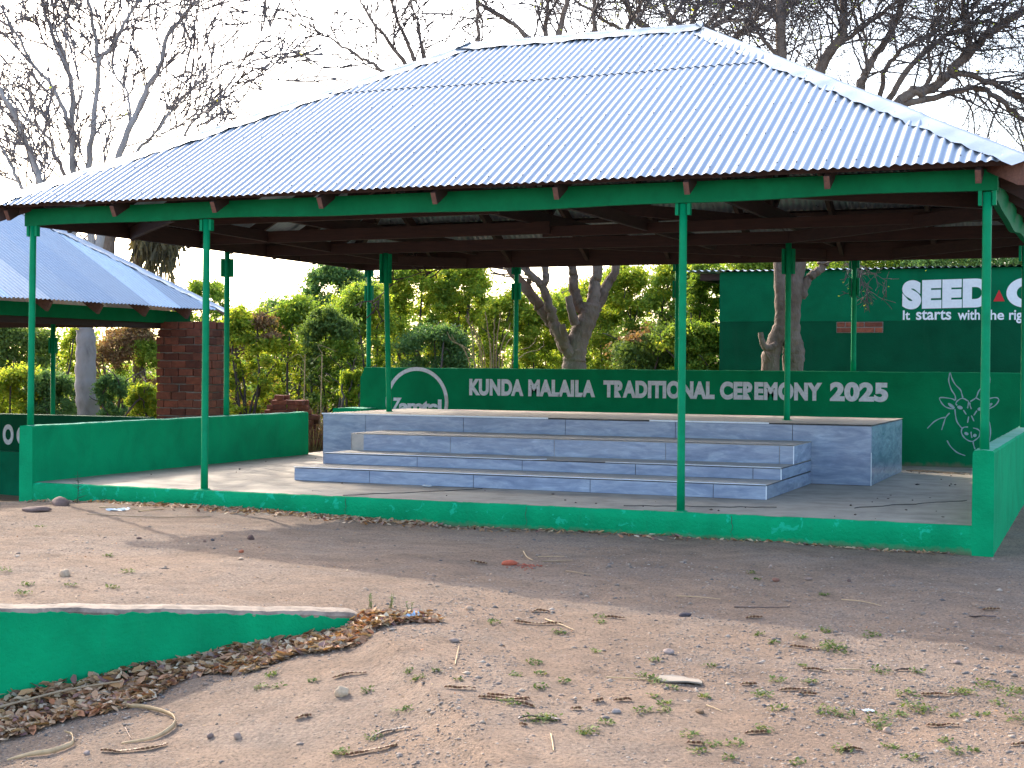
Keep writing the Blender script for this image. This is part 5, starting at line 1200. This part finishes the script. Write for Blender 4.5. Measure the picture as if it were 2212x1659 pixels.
# upright seedlings at the kerb end
for (u, v, h, lab) in ((801, 1318, .105, "slim green seedling at the right tip of the kerb, left of its pair"), (842, 1316, .09, "bushy green seedling standing in the leaves beyond the kerb tip"), (885, 1322, .06, "short green seedling above the blue plastic scrap")):
    c = gp(u, v); mb = MB(); rr_ = random.Random(int(u)); Vl = []
    for st_i in range(3 if h > .08 else 2):
        b_ = c+Vector((rr_.uniform(-.015, .015), rr_.uniform(-.015, .015), -.01)); tpt = b_+Vector((rr_.uniform(-.02, .02), rr_.uniform(-.02, .02), h*rr_.uniform(.7, 1.1)))
        mb.tube([b_, tpt], [.002, .001], 5)
        for k in range(14):
            p = b_.lerp(tpt, rr_.uniform(.15, 1)); a = rr_.uniform(0, 6.28); d = Vector((math.cos(a), math.sin(a), .4))*rr_.uniform(.010, .02); w_ = d.cross(Vector((0,0,1))).normalized()*.0045
            mb.add([p, p+d*.5+w_, p+d, p+d*.5-w_], [(0,1,2,3)])
    o = mb.build("seedling", L_WEED, origin=tuple(c)); tag(o, lab, "seedling")
pc = gp(167, 1086)
mb = MB(); rr_ = random.Random(2)
limb(mb, [pc+Vector((0,0,-.02)), pc+Vector((.01,0,.14)), pc+Vector((.0,0,.30))], .004, .0015, 5)
for k in range(26):
    h = rr_.uniform(.03, .26); p = pc+Vector((.005,0,h)); a = rr_.uniform(0, 6.28); L_ = .10*(1-h/.34); d = Vector((math.cos(a)*L_, math.sin(a)*L_, L_*.35)); mb.tube([p, p+d*.5, p+d], [.0018,.0015,.001], 4)
o = mb.build("dry_weed", m_simple("dark_green_stem", (.02,.06,.035), .8, .3, 30, bstr=0), origin=tuple(pc)); tag(o, "dark feathery weed growing against the curb near its left corner", "weed")

# ------------------------------------------------------------------ individual things on the ground
def pod(u, v, lpx, ang, bend, lab, kind=0, wid=.018, name="seed_pod", twist=0):
    """curved pod lying on the ground; lpx its length in photo pixels"""
    c = gp(u, v); dist = (c-Vector(CAM)).length; L_ = lpx*dist/F_PX; a0 = math.radians(ang); rr_ = random.Random(int(u*7+v)); nseg = max(9, int(L_/.0068))
    e = Vector((math.cos(a0)*rt.x - math.sin(a0)*rt.y, math.cos(a0)*rt.y+math.sin(a0)*rt.x, 0)); pts = []
    f_ = Vector((-e.y, e.x, 0))
    for i in range(nseg+1):
        t = i/nseg-.5; p = c+e*(t*L_)+f_*(bend*L_*(1-4*t*t)*.5+.002*math.sin(i*1.7)); p.z = float(gz(p.x, p.y)[0])+.003+.003*abs(math.sin(t*5+u)); pts.append(p)
    mb = MB(); V = []; ks = 6
    for i, p in enumerate(pts):
        d = (pts[min(i+1, nseg)]-pts[max(i-1, 0)]).normalized(); sd = d.cross(Vector((0,0,1))).normalized(); tw = (.5 if kind != 1 else .2)+.35*math.sin(i*.25+twist); sd2 = sd*math.cos(tw)+Vector((0,0,1))*math.sin(tw); nr2 = sd2.cross(d)
        wv = wid/2*(.5 if i in (0, nseg) else 1)*(1+.07*(i % 2)); th = .0032+.0010*(i % 2)
        for q in range(ks):
            aa = 2*math.pi*q/ks; V.append(p+sd2*(wv*math.cos(aa))+nr2*(th*math.sin(aa))+Vector((0,0,wv*.6)))
    for i in range(nseg):
        mi_ = 0 if (kind == 1 or (i % 3 != 2)) else 1
        mb.add([V[i*ks+q] for q in range(ks)]+[V[(i+1)*ks+q] for q in range(ks)], [(q, (q+1) % ks, ks+(q+1) % ks, ks+q) for q in range(ks)], mi_, False)
    mb.add(V[:ks], [tuple(range(ks-1, -1, -1))], 0); mb.add(V[-ks:], [tuple(range(ks))], 0)
    o = mb.build(name, [M_POD_D if kind != 1 else M_POD_B, M_POD_L], origin=tuple(c)); return tag(o, lab, "seed pod", "seed pods lying on the dirt")
pod(290, 1621, 135, 2, -.28, "long banded brown seed pod curving below the right palm strip"); pod(300, 1521, 72, 14, -.05, "banded seed pod at the lower edge of the leaf heap")
pod(60, 1577, 40, 8, .0, "short banded seed pod among the leaves beside the long stick"); pod(655, 1556, 34, 12, 0, "short banded seed pod below and left of the pale shell")
pod(755, 1463, 70, 14, .05, "banded seed pod below the right part of the leaf heap"); pod(993, 1492, 66, 0, -.1, "single straight banded seed pod in the middle foreground")
pod(1086, 1514, 105, -5, -.05, "lower long pod of the crossed cluster in the middle foreground"); pod(1098, 1511, 92, -10, .04, "upper pod of the crossed cluster in the middle foreground", 2); pod(1135, 1527, 40, -14, 0, "short pod at the right end of the crossed cluster")
pod(1165, 1562, 88, 0, .55, "dark arched pod bent round a weed tuft", 1); pod(1130, 1572, 18, -25, 0, "tiny pod piece at the left end of the dark arched pod"); pod(845, 1588, 80, 0, .3, "plain purplish black curved pod without bands", 1)
pod(802, 1628, 108, 0, -.12, "long banded seed pod at the bottom edge, left of centre"); pod(1162, 1353, 105, -6, .0, "long thin banded seed pod beside the white straw"); pod(1168, 1326, 38, 0, .6, "small looped pod round a weed above the white straw")
pod(1328, 1337, 48, 2, 0, "banded seed pod right of a weed tuft, near the shadow edge"); pod(1245, 1535, 24, 6, 0, "short thick pod piece with a dark husk behind it"); pod(1291, 1521, 26, 12, 0, "short pod right of the dark husk in the gravel")
pod(1345, 1519, 38, -4, .2, "pod with a pale curled husk below the white bark piece"); pod(1034, 1219, 36, 6, 0, "faint pod in the shade left of the red brick crumbs"); pod(1361, 1159, 26, -3, 0, "small pod in the shade at the foot of the curb")
pod(1629, 1338, 36, 2, 0, "pale banded pod on the shadow edge of the roof"); pod(1738, 1402, 60, -12, .12, "dark pod whose right end lies under a large weed tuft"); pod(1764, 1450, 56, -10, .1, "banded pod right of a tuft with an arched black husk")
pod(1718, 1496, 66, -2, .14, "long dull pod ending in pale straws in the gravel", 2); pod(1745, 1504, 40, 2, 0, "reddish pod half buried beside the long dull pod"); pod(2028, 1508, 70, -5, 0, "banded pod left of the big weed patch at the right edge"); pod(2122, 1335, 54, -5, 0, "dark pod in the shade near the right edge", 1)
pod(2142, 1321, 36, 0, 0, "broken pod just above the dark pod in the shade"); pod(2036, 1574, 64, -4, 0, "pale banded pod at lower right in the gravel"); pod(1633, 1586, 46, 6, 0, "reddish brown pod under a weed tuft at lower right"); pod(1502, 1611, 36, -10, 0, "pod at the bottom edge beside a weed tuft, right of centre")
pod(1617, 1482, 34, 4, .1, "pod curled beside a dark seed in the gravel"); pod(1836, 1625, 50, -4, .25, "pod bent round a tuft at the bottom edge", 2); pod(1950, 1452, 34, 0, 0, "plain black pod between two weed tufts", 1); pod(2200, 1612, 30, 5, 0, "pod cut by the right edge near the bottom")

def stone(u, v, wpx, hpx, c, lab, name="stone", cat="stone", rough=.9):
    p = gp(u, v); dist = (p-Vector(CAM)).length; rw, rh = wpx*dist/F_PX/2, hpx*dist/F_PX; rr_ = random.Random(int(u*3+v))
    import bmesh
    bm = bmesh.new(); bmesh.ops.create_icosphere(bm, subdivisions=3, radius=1)
    sd = rr_.random()*100
    for vv in bm.verts:
        n_ = 1+.28*mnoise.noise(vv.co*1.1+Vector((sd,0,0)))+.12*mnoise.noise(vv.co*3+Vector((0,sd,0))); vv.co = vv.co*n_; vv.co = Vector((vv.co.x*rw, vv.co.y*rw*.8, vv.co.z*rh*.6))
    me = bpy.data.meshes.new(name); bm.to_mesh(me); bm.free()
    for pl_ in me.polygons: pl_.use_smooth = (mnoise.noise(Vector((sd,1,1))) > -.2)
    me.materials.append(m_simple(name+"_surface", (c[0]*1.12, c[1]*.96, c[2]*.82), rough, .3, 60, bstr=.5, bdist=.003)); o = bpy.data.objects.new(name, me); o.location = (p.x, p.y, p.z+rh*.25); o.rotation_euler = (0, 0, rr_.uniform(0, 6)); link(o); return tag(o, lab, cat)
stone(140, 1247, 26, 16, (.42,.34,.26), "pale knobbly stone on the sunlit dirt above the kerb"); stone(542, 1166, 18, 12, (.10,.06,.055), "dark red stone in the tip of the roof shadow", "stone"); stone(300, 1165, 12, 5, (.16,.11,.10), "small brown stone at the left tip of the roof shadow")
stone(442, 1171, 9, 5, (.15,.10,.09), "small brown pebble left of the black pebble in the shadow tip"); stone(459, 1168, 9, 5, (.05,.055,.075), "blackish pebble beside the small brown one"); stone(521, 1195, 13, 7, (.33,.11,.06), "small orange brick pebble below the shadow edge", "brick_pebble", "pebble")
stone(520, 1211, 12, 6, (.45,.36,.28), "pale pebble just below the orange one"); stone(513, 1598, 19, 14, (.30,.25,.22), "round pale grey pebble in the left foreground"); stone(454, 1596, 14, 10, (.19,.15,.145), "grey brown pebble left of the round pale one"); stone(188, 1633, 14, 10, (.27,.24,.24), "grey pebble right of the left palm strip")
stone(738, 1504, 30, 22, (.50,.42,.32), "pale shell like chip with a brown side", "shell_chip", "chip"); stone(1014, 1318, 18, 9, (.40,.31,.24), "flat tan stone right of the leaf heap"); stone(980, 1386, 22, 8, (.22,.19,.18), "flat grey stone below the tan one"); stone(1445, 1412, 30, 12, (.24,.21,.21), "largest grey stone, above the white bark piece")
stone(1331, 1540, 20, 9, (.24,.23,.24), "smooth grey stone in the gravel below the husk"); stone(1479, 1331, 28, 10, (.05,.045,.06), "dark purple lump on the shadow edge"); stone(1676, 1258, 18, 8, (.20,.10,.075), "brown clod in the shade left of the bottle cap"); stone(1664, 1228, 9, 8, (.30,.25,.23), "small round pebble in the shade below the curb")
stone(1746, 1253, 16, 6, (.20,.16,.15), "flat brownish stone in the shade right of the clod"); stone(1834, 1258, 9, 7, (.13,.09,.085), "small dark clod in the shade at right"); stone(1916, 1587, 17, 14, (.36,.29,.25), "round tan pebble at lower right"); stone(1512, 1541, 22, 9, (.16,.11,.07), "brown seed husk in the gravel", "husk", "husk"); stone(2067, 1435, 18, 8, (.24,.20,.19), "grey brown stone at right, above the weed patch")
stone(1331, 1055, 12, 7, (.20,.13,.11), "brown clod on the pavilion floor") if False else None
stone(130, 1092, 44, 20, (.17,.125,.12), "brown rock under the left end of the curb"); stone(78, 1104, 60, 12, (.16,.115,.11), "flat brown rock left of the curb corner")
def stick(u0, v0, u1, v1, r, m_, lab, name="stick", mid=(0, 0), lift=.006, cat="stick"):
    a, b_ = gp(u0, v0), gp(u1, v1); c = gp((u0+u1)/2+mid[0], (v0+v1)/2+mid[1]); a.z += lift; b_.z += lift; c.z += lift+.003
    mb = MB(); Q, rd = limb(mb, [a, c, b_], r, r*.6, 6); mb.build; o = mb.build(name, m_, origin=tuple(c)); return tag(o, lab, cat)
stick(1131, 1193, 1150, 1213, .005, M_STRAW, "short pale twig in the shade above the red brick crumbs", mid=(-3, 2)); stick(1162, 1206, 1218, 1205, .003, M_STRAW, "thin pale straw in the shade right of the twig", "straw", cat="straw"); stick(1172, 1215, 1236, 1214, .005, M_STRAW_T, "brown stick beside a stone in the shade")
stick(1178, 1342, 1240, 1364, .004, M_STRAW, "whitish flat straw crossing the long thin pod", "straw", cat="straw"); stick(1222, 1236, 1278, 1245, .004, M_STRAW_T, "grey brown stick in the shade right of the brick crumbs"); stick(1586, 1314, 1706, 1314, .004, M_POD_B, "dark bent twig lying in the shade near the shadow edge", mid=(0, 4))
stick(1460, 1292, 1556, 1297, .003, M_STRAW, "long pale straw in the shade, right of centre", "straw", cat="straw"); stick(1818, 1298, 1905, 1311, .0028, M_STRAW, "thin pale straw in the shade at right", "straw", cat="straw"); stick(188, 1112, 455, 1118, .005, M_STRAW_T, "long thin stick lying in front of the curb at left", mid=(0, 4)); stick(215, 1097, 295, 1101, .007, M_STRAW, "pale split stick near the white scrap by the curb"); stick(300, 1106, 350, 1102, .006, M_STRAW, "short pale stick at the foot of the curb left of the leaf litter")
stick(0, 1560, 265, 1505, .008, M_STRAW_T, "long brown stick lying across the leaf heap into the palm strip", mid=(10, -6), lift=.075); stick(1310, 1467, 1420, 1473, .004, M_STRAW, "tan stalk ending under the white bark piece", "straw", cat="straw"); stick(1803, 1452, 1860, 1451, .004, M_STRAW, "pale straw between two pods at right", "straw", cat="straw"); stick(1526, 1528, 1560, 1541, .003, M_STRAW, "short straw in the gravel", "straw", cat="straw")
stick(983, 1440, 991, 1402, .003, M_STRAW, "thin dry weed stem in the middle ground", "dry_weed", cat="stem"); stick(1190, 1590, 1196, 1625, .003, M_STRAW, "thin dry stem at the bottom centre", "dry_weed", cat="stem"); stick(270, 1578, 282, 1598, .003, M_POD_D, "short dark twig standing between the palm strips")
stick(2008, 1350, 2060, 1351, .003, M_POD_B, "dark twig in the shade near the right edge") if False else None

# curled palm strips
def strip(pts, wd, lab, lifts):
    P_ = []
    for (u, v), lf in zip(pts, lifts):
        p = gp(u, v); p.z += lf; P_.append(p)
    Q = []
    for i in range(len(P_)-1):
        p0, p1, p2, p3 = P_[max(i-1, 0)], P_[i], P_[i+1], P_[min(i+2, len(P_)-1)]
        for t in np.linspace(0, 1, 9)[:-1]: Q.append(.5*((2*p1)+(p2-p0)*t+(2*p0-5*p1+4*p2-p3)*t*t+(3*p1-p0-3*p2+p3)*t**3))
    Q.append(P_[-1]); k = len(Q)-1; V = []
    for i, q in enumerate(Q):
        d = (Q[min(i+1, k)]-Q[max(i-1, 0)]).normalized(); sd = d.cross(Vector((0,0,1))).normalized(); h = wd*min(1, .3+3.0*min(i, k-i)/k)
        for s, o_ in ((0, .0), (1, .0)):
            for tk in (-.0012, .0012): V.append(q+Vector((0,0,s*h))+sd*(tk+s*.006))
    Fs = []
    for i in range(k):
        a = i*4; b_ = a+4; Fs += [(a, b_, b_+2, a+2), (a+1, a+3, b_+3, b_+1), (a+2, b_+2, b_+3, a+3), (a, a+1, b_+1, b_)]
    Fs += [(0,2,3,1), (k*4, k*4+1, k*4+3, k*4+2)]
    mb = MB(); mb.add(V, Fs, 0, True); o = mb.build("palm_strip", M_STRAW, origin=tuple(P_[0])); return tag(o, lab, "dry strip", "curled dry palm strips")
strip([(215, 1545), (255, 1535), (300, 1534), (345, 1542), (372, 1554), (380, 1570), (368, 1588), (330, 1600), (262, 1609)], .022, "right dry palm strip curling round to the right of the long stick", [.004]*9)
strip([(140, 1590), (155, 1596), (160, 1612), (150, 1622), (110, 1632), (60, 1641), (15, 1648)], .022, "left dry palm strip curling at the bottom left corner", [.02, .008, .004, .004, .004, .004, .004])

# rubbish
def m_plastic(name, c, rough=.25, tr=.0):
    mm, n, b = mat(name); b.inputs["Base Color"].default_value = (*c, 1); b.inputs["Roughness"].default_value = rough; b.inputs["Transmission Weight"].default_value = tr; b.inputs["Alpha"].default_value = 1; return mm
M_CLEAR = m_plastic("clear_plastic", (.62,.68,.74), .22, .35); M_BLUEP = m_plastic("pale_blue_plastic", (.35,.52,.72), .4); M_WHITEP = m_plastic("white_plastic", (.75,.76,.76), .4); M_BARK_W = m_simple("white_bark", (.29,.235,.18), .8, .18, 18, bstr=.3)
def bottle(p, ang, L_, lab, cap=None, squash=.6):
    prof = [(0, .012), (.03, .026), (.06, .030), (.20, .030), (.24, .026), (.28, .030), (.52, .029), (.56, .025), (.60, .029), (.74, .028), (.82, .020), (.90, .011), (.97, .0105)]
    root = empty("plastic_bottle", lab, "bottle", tuple(p)); mb = MB(); n_ = 16; V = []
    for f, r in prof:
        for q in range(n_):
            a = 2*math.pi*q/n_; r2 = r*L_/.21*(1+.10*math.sin(a*2+f*9)); V.append((f*L_-L_/2, r2*math.cos(a), r2*math.sin(a)*squash+.030*L_/.21*squash))
    mb.add(V, [(i*n_+q, i*n_+(q+1) % n_, (i+1)*n_+(q+1) % n_, (i+1)*n_+q) for i in range(len(prof)-1) for q in range(n_)]+[tuple(range(n_-1, -1, -1))], 0, True); mb.build("body", M_CLEAR, root)
    if cap:
        mb = MB(); mb.tube([(L_*.44, 0, .03*L_/.21*squash), (L_*.50, 0, .03*L_/.21*squash)], [.013, .013], 14); mb.build("cap", cap, root)
        mb = MB(); mb.tube([(-L_*.18, 0, .03*squash*L_/.21), (L_*.0, 0, .03*squash*L_/.21)], [.0302*L_/.21]*2, 16, cap=False); V_ = [(x, y, (z-.03*squash*L_/.21)*squash+.03*squash*L_/.21) for x, y, z in mb.v]; mb.v = V_; mb.build("wrapper", m_plastic("grey_wrapper", (.62,.65,.68), .4), root)
    root.rotation_euler = (0, 0, ang); return root
p = gp(1625, 1163); bottle(p+Vector((0, 0, .0)), YAW*-1*0+.15, .155, "crumpled clear plastic bottle lying at the foot of the curb", M_WHITEP)
dd = ray(924, 1052); tt = -CAM[2]/dd.z; pf = Vector(CAM)+dd*tt; bottle(Vector((pf.x, min(pf.y, 1.34), 0.0)), -.5, .15, "clear plastic bottle lying on the floor against the lowest step", None, .5)
mb = MB(); c = gp(1914, 1182); mb.tube([(c.x, c.y, c.z+.004), (c.x+.004, c.y-.002, c.z+.016)], [.015, .014], 14); o = mb.build("bottle_cap", M_WHITEP, origin=tuple(c)); tag(o, "white bottle cap in front of the curb at right", "bottle cap")
def scrap(u, v, wpx, hpx, m_, lab, name, cat, seed=0, h=.03):
    c = gp(u, v); dist = (c-Vector(CAM)).length; sx, sz = wpx*dist/F_PX/2, h; mb = MB(); V = []; g_ = 9
    for i in range(g_):
        for j in range(g_):
            a, b_ = i/(g_-1)*2-1, j/(g_-1)*2-1; rr_ = 1-.25*abs(mnoise.noise(Vector((a*1.5+seed, b_*1.5, 0))))
            V.append((c.x+rt.x*a*sx*rr_-rt.y*0+fw.x*b_*sx*.7*rr_, c.y+rt.y*a*sx*rr_+fw.y*b_*sx*.7*rr_, c.z+.004+sz*abs(mnoise.noise(Vector((a*1.8+seed, b_*1.8, 5))))*1.6))
    mb.add(V, [(i*g_+j, (i+1)*g_+j, (i+1)*g_+j+1, i*g_+j+1) for i in range(g_-1) for j in range(g_-1)], 0, False); o = mb.build(name, m_, origin=tuple(c)); return tag(o, lab, cat)
scrap(890, 1342, 34, 34, M_BLUEP, "crumpled pale blue plastic scrap on the leaves", "plastic_scrap", "plastic scrap", 3, .05); scrap(255, 1104, 46, 14, M_WHITEP, "crumpled white and orange wrapper near the curb at left", "wrapper", "wrapper", 8, .03); scrap(545, 1097, 20, 10, M_WHITEP, "white paper scrap in the leaf litter by the curb", "paper_scrap", "paper scrap", 5, .02); scrap(1875, 1540, 24, 12, M_WHITEP, "small white paper scrap in the gravel at right", "paper_scrap", "paper scrap", 9, .01)
# white bark piece with an irregular outline
c = gp(1465, 1474); k = (c-Vector(CAM)).length/F_PX; out = [(-46,-2),(-38,9),(-10,12),(14,11),(26,7),(44,6),(49,-4),(47,-13),(38,-15),(16,-14),(-6,-13),(-30,-10)]; mb = MB(); V = []
for zt in (.006, .013):
    for i, (a, b_) in enumerate(out):
        x, y = c.x+rt.x*a*k+fw.x*b_*k*3.6*.55, c.y+rt.y*a*k+fw.y*b_*k*3.6*.55; V.append((x, y, float(gz(x, y)[0])+zt+.006*math.sin(i*.9)))
no = len(out); mb.add(V, [tuple(range(no-1, -1, -1)), tuple(range(no, 2*no))]+[(i, (i+1) % no, no+(i+1) % no, no+i) for i in range(no)]); o = mb.build("bark_piece", M_BARK_W, origin=tuple(c)); tag(o, "flat whitish bark piece lying right of centre in the foreground", "bark piece")
# red brick fragment and crumbs
stone(1100, 1220, 36, 12, (.34,.085,.045), "red brick fragment lying in the shade in front of the steps", "brick_fragment", "brick fragment")
rr_ = np.random.RandomState(5); pts = np.array([tuple(gp(1135+rr_.normal(0, 14), 1224+rr_.normal(0, 4))) for _ in range(46)]); V, Fq = stones_np(pts, .014, 3); o = mesh_np("brick_crumbs", V, Fq, m_islands("red_crumbs", [(.22,.05,.03), (.36,.09,.05), (.30,.10,.06)])); o["kind"] = "stuff"; o["label"] = "red brick crumbs beside the fragment"; o["category"] = "brick crumbs"
# bits on the pavilion floor
P_ = np.stack([rs.uniform(.3, 8.8, 130), rs.uniform(.15, 6.4, 130), np.full(130, .002)], 1); ok = ~((P_[:, 0] > 1.3) & (P_[:, 0] < 7.7) & (P_[:, 1] > 1.35) & (P_[:, 1] < 5.75)); V, Fq = stones_np(P_[ok], .016, 9); o = mesh_np("floor_debris", V, Fq, m_islands("floor_clods", [(.07,.05,.045), (.15,.10,.085), (.12,.08,.06)])); o["kind"] = "stuff"; o["label"] = "small dark clods on the pavilion floor"; o["category"] = "debris"
def floorpt(u, v):
    d = ray(u, v); return Vector(CAM)+d*(-CAM[2]/d.z)
a_, b_ = floorpt(1955, 1017), floorpt(2092, 1026)
mb = MB(); rr2 = random.Random(3)
for k in range(22):
    t0 = rr2.uniform(.1, .95); L_ = rr2.uniform(.1, .4) if t0 < .7 else rr2.uniform(.06, .16); p = a_.lerp(b_, t0)+Vector((rr2.gauss(0, .05), rr2.gauss(0, .06), .006)); an = rr2.gauss(0, .25) if t0 < .7 else rr2.uniform(0, 3)
    mb.tube([p, p+Vector((math.cos(an)*L_*.5, math.sin(an)*L_*.5, .008)), p+Vector((math.cos(an)*L_, math.sin(an)*L_, 0))], [.003]*3, 4)
o = mb.build("straw_litter", M_STRAW_T); o["kind"] = "stuff"; o["label"] = "straw litter on the floor at the foot of the lettered wall"; o["category"] = "straw"
